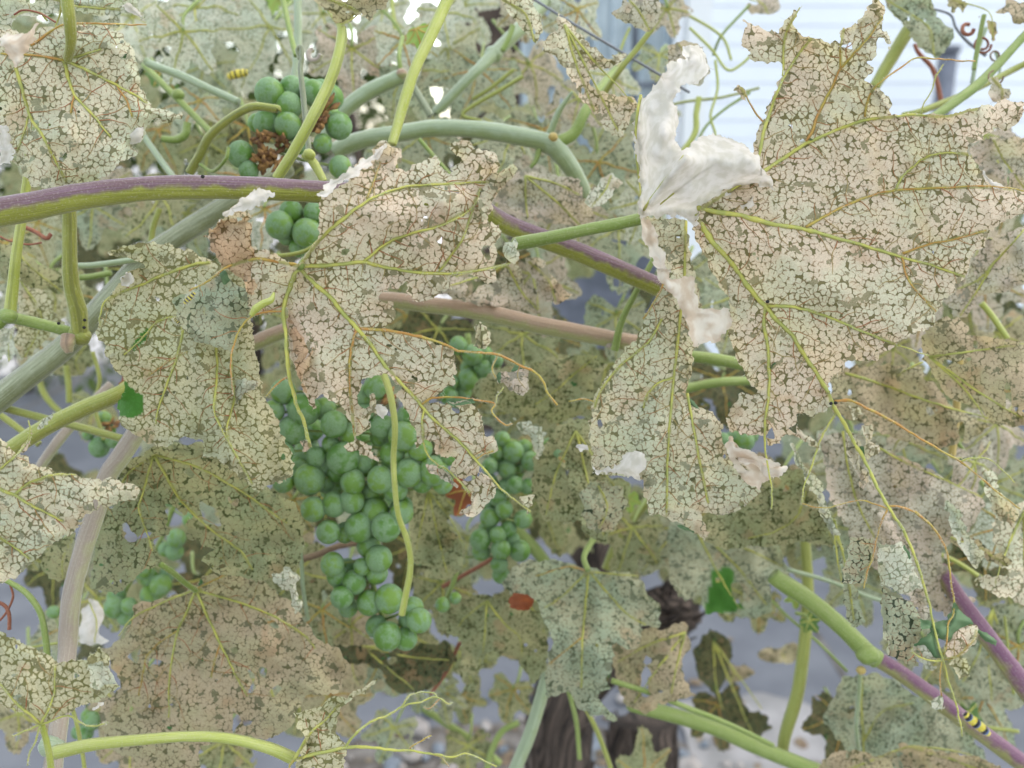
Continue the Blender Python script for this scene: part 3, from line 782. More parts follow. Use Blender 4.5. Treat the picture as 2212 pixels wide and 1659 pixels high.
pxleaf("drooping cream leaf with bright white folded-over underside, hanging from the fuzzy petiole", A2,
       [[(1482,478,7),(1478,600),(1466,720),(1452,850),(1442,980),(1440,1112,3)], [(1484,850,5),(1498,920),(1512,1000),(1530,1085,2)], [(1456,815,4),(1425,825),(1400,850),(1390,880,2)],
        [(1430,690,4),(1400,740),(1340,790),(1300,840),(1285,880,3)], [(1285,868,2.5),(1262,862),(1228,868,1.5)], [(1440,600,3),(1420,640),(1390,690,2)]],
       .385, 'cream', junction=(1388,468), gy=.01, amp=(6, 2.2, .6), hole=.75, ridges=[(1440,600,1400,1050,.008,42), (1290,860,1290,1010,-.004,26), (1490,350,1620,345,.012,42), (1380,210,1384,450,-.010,16), (1405,440,1480,340,.008,15), (1400,470,1600,430,-.010,26), (1440,150,1500,130,.008,22), (1460,200,1420,330,.006,22), (1600,410,1660,400,-.008,20)],
       flapveins=[[(1384,205),(1374,270),(1375,340),(1382,400),(1386,462)], [(1390,455),(1420,410),(1450,370),(1476,335)], [(1425,440),(1500,380),(1570,340),(1625,345)]],
       felt_parts=[(A3, felt, -.026, "folded_underside"), (A3b, felt2, -.020, "folded_underside"),
                   ([(1275,1010),(1320,1012),(1350,985),(1375,975),(1395,985),(1397,1010),(1380,1035),(1330,1022),(1290,1026)], felt, -.010, "curled_fragment"),
                   ([(1570,960),(1576,940),(1590,965),(1620,975),(1650,990),(1690,1004),(1655,1040),(1640,1060),(1600,1035),(1580,1000)], felt2, -.003, "curled_fragment"),
                   ([(1272,955),(1240,965),(1275,975)], felt, -.002, "curled_fragment")],
       extra=[([(1530,1070),(1570,1050),(1620,1040),(1640,1062),(1600,1100),(1560,1112),(1540,1105)], 'mauve', .004)],
       teal=[[(1545,1035),(1562,1030),(1568,1060),(1552,1085),(1538,1070)], [(1480,850),(1500,870),(1510,890),(1488,875)], [(1445,1130),(1470,1132),(1500,1150),(1480,1145)]],
       petiole=([(1112,527,.405),(1180,515,.395),(1250,500,.385),(1320,486,.378),(1386,472,.372)], (30, 26, 26), 'green'))

# ---- leaf B: centre-left leaf
B_poly = [(655,560),(690,505),(688,440),(700,410),(731,401)] + T(2, [(40,1160),(90,1110),(100,1040),(150,1010),(200,1005),(220,930),(300,890),(340,930),(400,960),(400,1010),(360,1060),(420,1080),(500,1030),(560,1010),(610,990),(650,1060),(700,1100),(780,1020),(700,950),(740,905),(830,900),(860,940),(940,960),(1010,990),(1025,1060),(1000,1100),(1060,1070),(1110,1040),(1125,1090),(1090,1150),(1030,1200),(980,1280),(960,1350),(940,1400),(1010,1430),(1040,1500),(1000,1560),(1010,1659)])
B_poly += T(5, [(1000,30),(990,90),(1000,170),(940,200),(900,170),(880,140),(750,130),(700,160),(720,230),(640,240),(600,290),(560,300),(470,300),(430,240),(440,180),(400,200),(350,230),(280,230),(250,300),(300,310),(350,300),(360,400),(330,450),(290,485),(450,515),(600,560),(700,600),(740,640),(740,780),(730,840),(690,830),(640,890),(570,930),(560,970),(600,950),(700,950),(740,960),(800,930),(870,970),(910,1030),(930,1110),(935,1150),(980,1160),(1000,1200),(1015,1250),(900,1275),(880,1290),(900,1360),(900,1400),(790,1440),(700,1380),(740,1300),(620,1270),(610,1200),(540,1180),(500,1230),(490,1130),(430,1000),(400,930),(380,880),(400,850),(310,770),(230,770),(140,800),(130,880),(110,920),(130,980),(190,970),(200,860),(230,900),(240,960),(300,1000),(290,1040),(210,1010),(180,1060),(210,1100),(150,1150),(110,1160),(200,1230),(260,1320),(170,1290),(120,1250),(60,1260),(30,1220),(100,1180),(80,1060),(20,1000),(0,960)])
B_poly += T(4, [(2100,950),(2050,900),(1990,920),(2020,970),(1990,1020),(1940,900),(1900,800),(1860,700),(1835,600),(1830,450),(1815,330),(1750,375),(1650,385),(1580,330),(1570,200),(1480,120),(1400,60)]) + [(455,520),(440,510)] + T(1, [(1340,1470),(1390,1400),(1480,1340),(1560,1330),(1610,1380),(1590,1450),(1600,1560),(1640,1600),(1700,1590),(1820,1650)]) + T(4, [(1860,80)])
B_veins = [
 [(650,575,8)] + T(5, [(0,70),(150,55),(330,95),(500,120),(700,130),(850,115),(1000,85),(1090,65,2)]),
 [(652,570,8),(690,518)] + T(2, [(0,1410),(120,1320),(250,1240),(450,1185),(650,1170),(950,1155,2)]),
 [(648,578,9)] + T(4, [(1960,160),(2100,280),(2190,390)]) + T(5, [(120,480),(230,620),(300,720),(400,830),(500,930),(540,990),(620,1070),(740,1170),(820,1250),(900,1340),(950,1400),(1010,1470),(1080,1540),(1150,1590),(1220,1640,2)]),
 [(646,580,9)] + T(4, [(1870,130),(1820,280),(1795,370),(1810,500),(1825,680),(1840,800),(1880,950),(1930,1080),(1970,1230,6)]),
 [(644,574,7)] + T(4, [(1800,60),(1650,35),(1550,50),(1430,90),(1330,170),(1200,240,2)]),
 T(5, [(160,50,5)]) + T(2, [(350,1520),(650,1430),(850,1320),(900,1200,2)]),
 T(5, [(120,480,5),(90,560),(70,680),(70,850),(85,1000),(100,1150,2)]),
 T(5, [(130,475,6),(300,490),(480,520),(650,570),(760,620),(900,630),(1030,650),(1130,700),(1240,750),(1300,820),(1330,890),(1390,965,4)]),
 T(5, [(530,955,4.5),(600,920),(750,915),(900,935),(990,955),(970,1000),(1010,1050),(1060,1090),(1100,1080,1.5)]),
 T(5, [(540,990,4),(530,1100),(545,1230),(600,1320),(700,1380),(780,1460),(830,1520,2)]),
 T(4, [(1835,780,3.5),(1760,830),(1690,910,2)]),
 T(4, [(1790,370,4),(1700,370),(1600,400),(1530,470),(1490,560),(1465,660),(1470,800),(1480,900,2)]),
 T(5, [(880,1300,3),(930,1270),(980,1255,1.5)]),
 T(5, [(1010,655,2.5),(985,700),(975,750),(1000,790,2)]), T(5, [(1000,950,2.5),(1010,900),(1050,850,1.5)]),
 T(2, [(180,1260,3.5),(230,1130),(265,1030,2)]), T(5, [(640,115,3)]) + T(2, [(780,1530),(820,1430),(860,1300,1.5)]),
]
pxleaf("centre leaf with star of green veins and ragged lobe reaching over the grapes", B_poly, B_veins, .352, 'pink',
       junction=(648,577), gx=.012, gy=.01, amp=(8, 2.0, .5), hole=.72, ridges=[(700,450,1000,470,.006,50), (980,420,900,540,.006,22), (660,700,720,860,.004,30)],
       extra=[([(450,503),(478,475),(535,466),(541,493),(544,531),(556,560),(552,620),(545,648),(528,610),(480,575),(456,540)], 'rust', -.0012), (T(4, [(1835,380),(1900,450),(1965,520),(1985,640),(1930,800),(1950,900),(1895,800),(1850,600)]), 'rust', -.0012),
              (T(5, [(1010,760),(1050,750),(1110,745),(1120,700),(1210,720),(1200,820),(1180,900),(1130,880),(1080,880),(1050,820),(1010,830)]), 'mauve'),
              (T(5, [(780,1440),(880,1430),(900,1370),(960,1420),(1000,1480),(990,1550),(930,1620),(900,1650),(820,1670),(760,1650),(840,1590),(850,1520),(790,1490)]), 'pink', .001),
              (T(5, [(560,1340),(640,1360),(720,1430),(750,1480),(650,1430),(570,1370)]), 'mauve'),
              (T(5, [(1140,1550),(1250,1530),(1230,1600),(1200,1650),(1190,1610)]), 'cream'),
              (T(4, [(1090,300),(1250,220),(1400,140),(1570,240),(1595,420),(1540,460),(1470,640),(1390,600),(1250,560),(1160,480),(1120,400)]), 'grey', .004),
              (T(5, [(870,530),(900,440),(960,510),(960,560),(900,610),(860,590)]), 'cream'),
              (T(4, [(1905,1195),(1960,1200),(1985,1235),(1930,1255)]), 'mauve')],
       felt_parts=[(T(1, [(1385,1400),(1480,1300),(1560,1250),(1650,1200),(1720,1200),(1740,1240),(1690,1280),(1640,1310),(1590,1330),(1480,1340)]), felt, -.008),
                   (T(1, [(2020,1250),(2060,1180),(2200,1090)]) + T(2, [(60,1080),(180,1000),(230,960),(300,905),(320,930),(270,1000),(200,1050),(120,1110),(40,1150),(0,1175)]) + [(715,415)], felt, -.006),
                   (T(2, [(900,1200),(960,1120),(1060,1060),(1110,1035),(1140,1070),(1080,1150),(1000,1220),(950,1330),(910,1400),(880,1330)]), LM['cream'], -.004),
                   (T(5, [(1030,0),(1060,-60),(1110,-90),(1145,-20),(1150,40),(1110,60),(1060,30)]), LM['pale'], -.002, "curled_fragment"),
                   (T(5, [(230,960),(250,950),(300,985),(310,1010),(285,1045),(240,1010)]), felt, -.002, "curled_fragment")],
       teal=[T(5, [(680,930),(740,920),(850,925),(865,950),(820,955),(760,960),(720,970)]), T(5, [(1120,700),(1210,720),(1205,750),(1130,760),(1090,750)]), T(5, [(1020,750),(1060,790),(1020,830),(1000,780)]), T(4, [(1390,120),(1440,110),(1460,170),(1430,200),(1400,160)])],
       petiole=([(648,577,.352),(660,560,.36),(690,540,.375),(715,505,.39)], (16, 14), 'green'))

# ---- leaf C: the drooping golden leaf left of the centre
C_poly = T(4, [(760,190),(780,130),(850,110),(930,95),(900,60),(780,20),(660,5),(700,-22),(850,-60),(1000,-70),(1200,-20),(1300,30),(1400,80),(1500,60),(1590,100),(1575,220),(1590,350),(1605,450),(1620,600),(1650,750),(1665,880),(1720,980),(1800,1150),(1850,1280),(1850,1420),(1700,1480),(1620,1500),(1560,1450),(1480,1380),(1380,1290),(1290,1280),(1290,1190),(1180,1150),(1060,1230),(950,1220),(880,1170),(790,1110),(745,1040),(760,930),(790,800),(730,750),(700,680),(650,560),(600,500),(640,400),(670,300),(740,230)])
pxleaf("golden-cream drooping leaf with long folded ridge and a bright green corner, left of the grapes", C_poly,
       [T(4, [(1330,60,6),(1200,80),(1000,150),(900,200),(760,250),(670,300),(635,400),(640,460,2)]),
        T(4, [(1150,400,6),(1160,520),(1110,700),(1050,860),(1000,1000),(990,1080,2)]),
        T(4, [(1120,400,4),(1000,430),(920,520),(850,590),(790,640,3)]),
        T(4, [(1370,560,5),(1380,700),(1370,850),(1360,1000),(1410,1120),(1480,1250),(1600,1460,2)]),
        T(4, [(1190,630,3),(1120,650),(1020,720),(950,770,2)]),
        T(4, [(1470,640,3.5),(1475,800),(1490,920),(1440,1100),(1450,1180,2)])],
       .378, 'gold', junction=T(4, [(1330, 70)])[0], amp=(6, 2.0, .7), hole=.78, curl=.006,
       ridges=[T(4, [(1230, 560)])[0] + T(4, [(1480, 1300)])[0] + (.013, 26), T(4, [(1640, 700)])[0] + T(4, [(1800, 1400)])[0] + (-.008, 24)],
       greens=[T(4, [(780,800),(840,850),(880,890),(915,900),(910,1010),(830,1045),(750,1030),(745,940)]), T(4, [(830,590),(900,500),(960,470),(930,540),(850,610)])],
       felt_parts=[(T(4, [(765,150),(800,120),(845,130),(840,190),(800,215),(770,200)]), felt, -.001, "curled_fragment"), (T(4, [(955,185),(980,130),(990,110),(1020,115),(1010,150),(975,180)]), LM['pale'], -.004, "curled_fragment"),
                   (T(4, [(1490,870),(1500,810),(1550,755),(1570,800),(1630,810),(1600,860),(1540,890),(1525,920),(1510,960)]), LM['pale'], -.006, "curled_fragment")])

# ---- leaf D and E: upper left
pxleaf("cream lacy leaf with two vein stars in the upper left corner, above the purple cane",
       T(1, [(-30,170),(100,190),(200,200),(350,170),(480,140),(640,150),(760,200),(850,310),(850,420),(890,530),(930,630),(1000,690),(1100,725),(1170,700),(1155,755),(1060,778),(980,745),(930,790),(905,880),(830,920),(870,980),(780,1030),(700,1100),(640,1140),(500,1185),(350,1195),(200,1185),(140,1080),(60,1010),(20,900),(-30,800)]),
       [T(1, [(410,380,7),(430,480),(470,600),(600,740),(700,870,2)]), T(1, [(420,385,6),(560,450),(740,540),(850,600),(930,650,2)]), T(1, [(100,430,7),(150,600),(190,740),(280,880),(350,1020),(420,1150,2)]),
        T(1, [(420,380,5),(520,350),(640,310,2)]), T(1, [(410,380,5),(180,350),(0,340,2)]), T(1, [(200,290,4),(350,180),(480,150),(700,155),(930,160,2)]), T(1, [(740,540,3),(800,630),(840,740,1.5)]), T(1, [(180,740,3),(150,850),(110,960,1.5)]), T(1,[(470,600,3),(450,720,1.5)])],
       .372, 'cream', junction=T(1, [(415,382)])[0], amp=(8, 2.2, .6), hole=.66, gx=-.01,
       felt_parts=[(T(1, [(-10,790),(40,810),(70,880),(95,960),(60,1040),(-10,1050)]), felt, -.004), (T(1, [(-10,235),(80,225),(170,185),(235,150),(210,260),(190,320),(110,425),(60,360),(-10,290)]), felt2, -.03, "curled_tip"),
                   (T(1, [(860,790),(905,800),(900,880),(840,910),(800,860)]), felt, -.002)],
       teal=[T(1, [(680,290),(780,320),(800,370),(740,360),(700,320)])],
       petiole=([(143,-14,.35),(150,40,.352),(153,90,.358),(146,128,.366)], (27, 25, 18), 'olive'))
pxleaf("pale tattered leaf along the top edge in the left corner, above the cream leaf",
       T(1, [(-30,-30),(850,-30),(875,40),(925,120),(900,132),(850,90),(770,80),(750,180),(690,190),(650,150),(700,110),(600,90),(480,60),(300,100),(100,110),(70,180),(-30,215)]),
       [T(1, [(300,130,4),(250,80),(150,70),(80,110,2)]), T(1, [(300,-20,5),(500,40),(760,60,2)]), T(1, [(350,180,3),(380,100),(390,0,2)])], .392, 'pale', amp=(6, 2, .6), hole=.6,
       felt_parts=[(T(1, [(770,20),(840,20),(890,80),(915,125),(860,100),(800,70)]), felt, -.002)])

# ---- leaf F, G: left edge
pxleaf("cream pointed leaf entering from the left edge beside the thick pale cane",
       T(4, [(-30,1140),(10,1180),(50,1230),(110,1275),(150,1290),(190,1290),(190,1340),(260,1345),(330,1370),(360,1400),(480,1400),(560,1440),(700,1430),(800,1450),(885,1485),(890,1510),(870,1560),(780,1572),(700,1600),(600,1640)]) + T(7, [(560,40),(480,150),(400,200),(300,270),(230,340),(150,410),(100,460),(0,480),(-30,470)]),
       [T(4, [(-20,1490,7),(100,1540),(200,1600),(280,1640),(400,1700,2)]), T(4, [(100,1530,5),(180,1460),(340,1405),(480,1405,2)]), T(7, [(-10,190,5),(80,250),(190,330,2)]), T(4, [(0,1370,4),(70,1310),(130,1250),(190,1170),(180,1060,2)])],
       .345, 'cream', amp=(7, 2, .6), hole=.7, gx=.02,
       extra=[(T(4, [(110,1270),(170,1190),(190,1120),(215,1105),(200,1200),(160,1255)]), 'pink', -.003), (T(4, [(200,1130),(260,1060),(340,1000),(355,1025),(310,1080),(240,1120)]), 'pale', -.003)])
pxleaf("small cream leaf at the lower left edge crossing the pink-grey cane",
       T(7, [(-30,800),(60,830),(180,880),(300,930),(370,990),(450,970),(550,975),(560,925),(640,890),(700,970),(690,1030),(700,1100),(762,1140),(720,1180),(600,1240),(500,1270),(420,1320),(300,1360),(250,1350),(100,1290),(-30,1250)]),
       [T(7, [(260,1380,5),(100,1240),(0,1120,2)]), T(7, [(262,1380,5),(300,1300),(345,1190),(350,1010,2)]), T(7, [(255,1385,4),(170,1420),(80,1455,2)]), T(7, [(255,1390,4),(230,1480),(190,1560),(178,1640,2)]), T(7, [(265,1380,4),(430,1330),(550,1390),(640,1385),(685,1370,2)])],
       .343, 'gold', junction=T(7, [(258,1382)])[0], amp=(6, 2, .6), hole=.68, felt_parts=[(T(7, [(560,1300),(600,1270),(650,1245),(640,1265),(590,1300)]), felt, -.001, "curled_fragment")],
       extra=[(T(7, [(560,1000),(640,980),(700,1020),(740,1120),(660,1180),(580,1140)]), 'pale', -.001)],
       petiole=([(90,1562,.343),(100,1600,.346),(108,1640,.35),(112,1690,.355)], (12, 15), 'yellow'))

# ---- leaf H, I, J: lower left group
pxleaf("big tan-brown lacy leaf spread across the lower left, hanging below its bright petiole",
       T(7, [(850,620),(840,700),(790,820),(700,900),(620,900),(700,980),(770,1150),(640,1250),(640,1400),(700,1540),(850,1600),(850,1750),(1270,1750),(1275,1520),(1450,1450),(1700,1480),(1850,1400),(1880,1300),(1950,1200),(2150,1180),(2220,1000),(2150,900),(2000,830),(1930,700),(1850,600),(1760,560),(1680,470),(1500,430),(1300,440),(1240,500),(1150,550),(1000,590)]),
       [T(7, [(1240,530,6),(1180,680),(1130,780),(1095,950),(1075,1100),(1070,1340,2)]), T(7, [(1245,530,6),(1320,700),(1400,870),(1450,970),(1500,1080),(1570,1200,2)]), T(7, [(1235,530,5),(1050,600),(850,700),(750,820,2)]), T(7, [(1250,530,5),(1500,600),(1750,700),(1950,830),(2000,900,2)]), T(7, [(1250,520,4),(1350,470),(1440,430,2)]),
        T(7, [(1120,790,3),(1020,860),(930,950),(900,1100),(880,1200,1.5)]), T(7, [(1400,870,3),(1370,950),(1340,1080,1.5)])],
       .45, 'tan', junction=T(7, [(1240,530)])[0], amp=(14, 4, 1.0), hole=.66, grid=6, fringe=.15,
       holes=[T(7, [(1640,1010),(1700,1030),(1690,1090),(1650,1080)]), T(7, [(1700,1180),(1760,1130),(1790,1150),(1740,1210),(1700,1210)]), T(7, [(1660,690),(1750,730),(1780,780),(1720,760)]), T(7, [(1460,900),(1500,890),(1520,940),(1480,930)]), T(7, [(800,950),(900,860),(870,1000)])],
       petiole=([(1020 * .3402, 1094.6 + 365 * .3402, .42), (1100 * .3402, 1094.6 + 420 * .3402, .43), (1170 * .3402, 1094.6 + 480 * .3402, .44), (1240 * .3402, 1094.6 + 530 * .3402, .45)], (13, 12), 'green'))
pxleaf("olive lacy leaf with gaping holes just below the golden drooping leaf",
       [(205,1180),(190,1110),(235,1050),(265,1000),(300,985),(345,962),(430,955),(520,1005),(560,1050),(630,1080),(660,1130),(655,1180),(640,1235),(560,1255),(470,1240),(430,1205),(405,1165),(400,1115),(355,1085),(365,1150),(330,1170),(350,1215),(300,1240),(250,1290),(195,1270)],
       [[(333,985,6),(360,1030),(390,1080),(450,1140),(520,1190),(545,1230,2)], [(330,985,5),(318,1030),(310,1060),(300,1095),(310,1130),(330,1190,2)], [(335,983,5),(430,1010),(520,1060),(590,1110),(620,1130,2)], [(330,985,4),(280,1020),(240,1080),(215,1130,2)]],
       .43, 'olive', junction=(333,985), amp=(14, 4, 1.0), hole=.55, grid=6, fringe=.15, holes=[[(395,1170),(430,1165),(445,1200),(410,1215)], [(430,1080),(470,1100),(480,1140),(440,1130)]])
pxleaf("tattered little leaf with long bare vein threads at the bottom, end of the arching stem",
       T(7, [(1870,1310),(1950,1290),(2050,1260),(2100,1200),(2200,1220)]) + T(8, [(60,1180),(130,1150),(245,1095),(230,1130),(160,1180),(90,1215),(20,1280)]) + T(7, [(2150,1330),(2130,1430),(2190,1500),(2215,1590),(2150,1750),(1900,1750),(1880,1630),(1900,1570),(1950,1500),(1890,1400)]),
       [T(7, [(1870,1605,7),(1970,1440),(2080,1340),(2150,1260,2)]), T(7, [(1870,1605,7),(2000,1570),(2201,1530)]) + T(8, [(200,1530),(350,1545),(450,1550),(600,1570),(720,1590),(820,1570),(1000,1650,2)]),
        T(8, [(40,1530,5),(100,1450),(200,1370),(340,1310),(400,1270),(520,1240),(620,1210),(690,1250),(720,1240,2)]), T(8, [(395,1275,3),(440,1210),(500,1180),(600,1185),(625,1215,1.5)]), T(8, [(450,1540,3.5),(500,1500),(590,1450,1.5)]), T(8, [(600,1570,3),(660,1600),(700,1650,1.5)]), T(8, [(540,1270,2),(580,1280),(640,1215,1.5)]),
        T(7, [(1870,1605,5),(1840,1640),(1830,1700,3)])],
       .36, 'gold', junction=T(7, [(1870,1605)])[0], amp=(5, 1.5, .5), hole=.6, petiole=([(119,1625,.37),(204,1608,.365),(306,1598,.362),(408,1591,.36),(493,1595,.358),(578,1615,.358),(636,1640,.36)], (30, 24, 22, 24, 28), 'yellow'))

# ---- middle distance leaves traced coarsely
def mid(label, poly, depth, mat, veins=None, hole=.6, amp=(16, 5, 1.2), grid=7, jn=None, **k):
    P = np.asarray(poly, float); c = P.mean(0)
    if veins is None and np.ptp(P[:, 0]) + np.ptp(P[:, 1]) < 330:
        j = P[np.argmin(P[:, 1])] * .85 + c * .15; e = P[np.argmax(P[:, 1])] * .9 + c * .1
        veins = [[(j[0], j[1], 3), (c[0] + 6, c[1] - 4), (e[0], e[1], 1.5)]]; jn = tuple(j)
    if veins is None:
        j = np.array(jn) if jn is not None else P[np.argmin(P[:, 1])] * .8 + c * .2
        far = sorted(range(len(P)), key=lambda i: -np.linalg.norm(P[i] - j)); tips = []
        for i in far:
            if all(np.linalg.norm(P[i] - P[q]) > 60 for q in tips): tips.append(i)
            if len(tips) == 3: break
        veins = [[(j[0], j[1], 5), tuple((j + (P[i] - j) * .5 + np.array([R.uniform(-8, 8), R.uniform(-8, 8)]))), tuple(P[i] * .93 + j * .07) + (2,)] for i in tips]
        jn = tuple(j)
    return pxleaf(label, poly, veins, depth, mat, junction=jn, amp=amp, hole=hole, grid=grid, fringe=.08, veinlets=False, rough=6, **k)

mid("narrow pinkish torn leaf strip dangling above the sage cane fork, top centre", T(2, [(1385,80),(1440,130),(1560,250),(1650,345),(1700,370),(1780,330),(1825,350),(1800,400),(1690,435),(1600,440),(1585,520),(1640,560),(1740,600),(1900,630),(1900,680),(1850,760),(1800,880),(1700,830),(1640,750),(1560,640),(1500,530),(1440,430),(1350,350),(1290,270),(1380,200)]), .43, 'pink', hole=.72, grid=5, amp=(6, 2, .6))
mid("curved pale strip of leaf at the top edge, left of the pinkish torn strip", T(2, [(1010,-30),(1220,-30),(1270,80),(1290,200),(1250,280),(1180,200),(1100,100),(1050,40)]), .42, 'cream', hole=.75, grid=5, amp=(6, 2, .6))
mid("small pinkish lace leaf hanging from the top edge beside the window", T(2, [(1740,90),(1800,0),(1820,-30),(2040,-30),(2045,80),(1980,200),(1880,190),(1810,140)]), .44, 'mauve', grid=5, amp=(6, 2, .6))
mid("grey ragged leaf against the white siding at the top right edge", T(3, [(1290,-30),(1610,-30),(1640,100),(1740,190),(1755,250),(1700,340),(1640,385),(1560,320),(1450,170),(1350,80)]), .52, 'grey', amp=(10, 3, 1), grid=6)
mid("grey-pink leaf with toothed edge left of the large leaf, before the siding", T(3, [(-60,290),(0,270),(130,280),(175,310),(200,460),(130,540),(40,520),(-60,440)]), .46, 'mauve', grid=5)
mid("pinkish leaf hanging from the top edge over the siding", T(3, [(430,-20),(630,-20),(635,60),(580,95),(470,90),(440,40)]), .6, 'mauve')
mid("brown shrivelled leaf with curling tatters in the top right corner", T(3, [(1700,-20),(1800,-20),(1840,30),(1900,60),(1960,100),(2040,60),(2090,0),(2230,0),(2230,160),(2100,130),(2000,140),(2040,200),(2010,260),(1960,130),(1860,90),(1780,110),(1745,80)]), .5, 'tan', hole=.45, grid=5)
mid("beige torn leaf scrap hanging above the right edge, over the large leaf", T(3, [(1970,600),(1990,480),(2040,500),(2060,560),(2110,570),(2130,630),(2060,650),(2000,640)]), .44, 'mauve', hole=.5, grid=5)
mid("pale leaf with pink veins behind the right edge of the large leaf", [(1463 + v[0] * .3402, v[1] * .3402) for v in [(1850,930),(2000,860),(2100,870),(2240,880),(2240,1240),(2080,1200),(1990,1150),(1920,1060)]], .47, 'mauve')
mid("light grey-green leaf corner at the right edge under the big leaf tip", T(6, [(1900,0),(2000,-100),(2240,-200),(2240,180),(2100,230),(1900,280),(1850,400),(1780,420),(1690,300),(1760,240),(1830,150)]), .45, 'mauve', jn=T(6, [(2010,60)])[0])
mid("tan leaf with brown edge right of the large leaf, crossing a dark gap", T(6, [(1560,500),(1640,450),(1700,400),(1840,440),(1900,520),(2100,560),(2240,570),(2240,1080),(2150,1100),(1990,1080),(1950,1000),(1700,900),(1600,720),(1560,640)]), .44, 'tan', amp=(12, 3, 1), jn=T(6, [(1600,655)])[0], hole=.55, holes=[T(6, [(1830,520),(1900,440),(1960,500),(1940,530)])])
mid("olive leaf with long orange midrib below the large leaf, right of centre", T(6, [(960,800),(1070,720),(1300,700),(1550,720),(1700,900),(1800,1010),(1990,1100),(1850,1200),(1650,1240),(1450,1200),(1200,1100),(1000,1000)]), .47, 'tan', veins=[T(6, [(1070,760,6),(1350,850),(1560,930),(1800,1000),(2100,1080,3)]), T(6, [(1560,690,4),(1450,740),(1400,780,2)])], jn=T(6, [(1070,760)])[0])
mid("grey-green broad leaf under the dangling vein threads, lower right", T(6, [(900,1150),(1100,1150),(1250,1190),(1500,1330),(1700,1420),(1950,1550),(1900,1700),(1700,1900),(1750,2100),(1900,2200),(1700,2300),(1500,2200),(1300,2050),(1150,1900),(1050,1700),(950,1500)]), .475, 'mauve', veins=[T(6, [(1220,1200,5),(1450,1330),(1700,1440),(1940,1550,2)]), T(6, [(1050,1130,5),(1080,1350),(1150,1600),(1250,1800,2)])], jn=T(6, [(1100,1150)])[0], hole=.66)
mid("olive-grey leaf with folded tan lower edge beneath the drooping cream leaf", T(9, [(150,200),(200,80),(300,-60),(520,-160),(760,-250),(900,-120),(920,50),(960,150),(1000,270),(800,220),(640,240),(420,260),(300,280),(240,260)]), .49, 'olive', hole=.7, veins=[T(9, [(820,-100,4),(760,60),(620,160),(450,200,2)])], jn=T(9, [(820,-100)])[0])
mid("narrow pointed leaf sliver with white edge, hanging below the large leaf", T(9, [(900,20),(980,0),(1020,140),(1060,300),(1070,420),(1130,500),(1160,640),(1195,735),(1130,770),(1075,700),(1050,520),(1010,300),(960,130)]), .43, 'grey', grid=5, amp=(5, 1.5, .5), hole=.8)
mid("pale crinkled leaf at the right edge below the tan leaf", T(9, [(1990,120),(2080,40),(2240,-60),(2240,650),(2150,600),(1990,560),(1870,480),(1900,420),(2000,450),(2100,440),(2070,340),(2020,240)]), .46, 'cream')
mid("tattered tan strip running down to the right edge beneath the vein threads", T(9, [(1700,180),(1850,200),(1980,270),(2120,330),(2100,380),(2000,350),(1900,310),(1780,260)]), .45, 'tan')
mid("grey-green leaf with large holes along the right edge, lower corner", T(9, [(1700,900),(1900,780),(2000,620),(2240,640),(2240,1300),(2000,1280),(1800,1150),(1750,1050)]), .6, 'grey', jn=T(9, [(2000, 640)])[0])
mid("mottled grey-green leaf with dark pinholes at the bottom right, below the node", T(9, [(930,1350),(960,1250),(1050,1080),(1170,1060),(1300,1060),(1500,1180),(1700,1300),(1830,1430),(1950,1560),(1960,1750),(1100,1750),(1080,1600),(1060,1480),(980,1450)]), .58, 'grey', veins=[T(9, [(1170,1080,6),(1170,1250),(1180,1450),(1190,1650,3)]), T(9, [(1180,1500,4),(1300,1300),(1500,1250,2)])], jn=T(9, [(1170,1080)])[0])
mid("tan crinkled leaf along the bottom edge, right of the pale pavement", T(9, [(890,1750),(920,1600),(1100,1540),(1300,1580),(1450,1500),(1600,1540),(1900,1580),(2050,1650),(2100,1750)]), .52, 'tan')
mid("broad grey-green leaf with star veins in the lower centre, above the dark trunk", T(8, [(1040,520),(1080,390),(1180,340),(1300,330),(1440,350),(1580,400),(1750,400),(1850,430),(1940,480),(1960,570),(2040,620),(2030,760),(1920,760),(1900,900),(1730,870),(1760,950),(1720,1050),(1730,1160),(1640,1200),(1770,1360),(1700,1350),(1520,1280),(1440,1160),(1320,1210),(1310,1000),(1360,880),(1300,700),(1250,600),(1120,560)]), .52, 'grey',
    veins=[T(8, [(1585,410,6),(1570,600),(1550,800),(1545,1000),(1540,1150,3)]), T(8, [(1580,410,4),(1450,540),(1300,650,2)]), T(8, [(1590,410,4),(1700,540),(1830,680),(1950,750,2)]), T(8, [(1590,410,4),(1750,430),(1900,440,2)]), T(8, [(1580,410,3),(1450,380),(1250,440,2)]), T(8, [(1545,830,3),(1430,920),(1340,1000,2)])], jn=T(8, [(1585,410)])[0], hole=.62,
    petiole=([(1320, 1080, .56), (1290, 1150, .54), (1262, 1200, .53), (1270, 1232, .52)], (14, 12), 'green'))
mid("faded brown-green leaf with pale spots left of the star-veined leaf", T(8, [(600,720),(700,600),(830,580),(950,560),(1100,600),(1250,660),(1300,760),(1330,900),(1310,1050),(1230,1130),(1150,1000),(1100,960),(950,920),(900,1060),(850,1200),(740,1040),(800,900),(760,820),(640,800)]), .56, 'olive', veins=[T(8, [(940,600,5),(930,750),(920,900),(880,1050,2)]), T(8, [(945,600,4),(1050,740),(1150,830),(1160,950,2)]), T(8, [(940,600,3),(830,680),(760,760,2)])], jn=T(8, [(940,600)])[0])
mid("tan leaf right of the bark, just above the lower green cane", T(8, [(1720,870),(1900,780),(2100,760),(2240,740)]) + T(9, [(60,800),(80,900),(40,1000),(50,1100),(110,1200),(0,1240)]) + T(8, [(2100,1240),(1950,1320),(1850,1280),(1780,1150),(1740,1000)]), .56, 'tan')
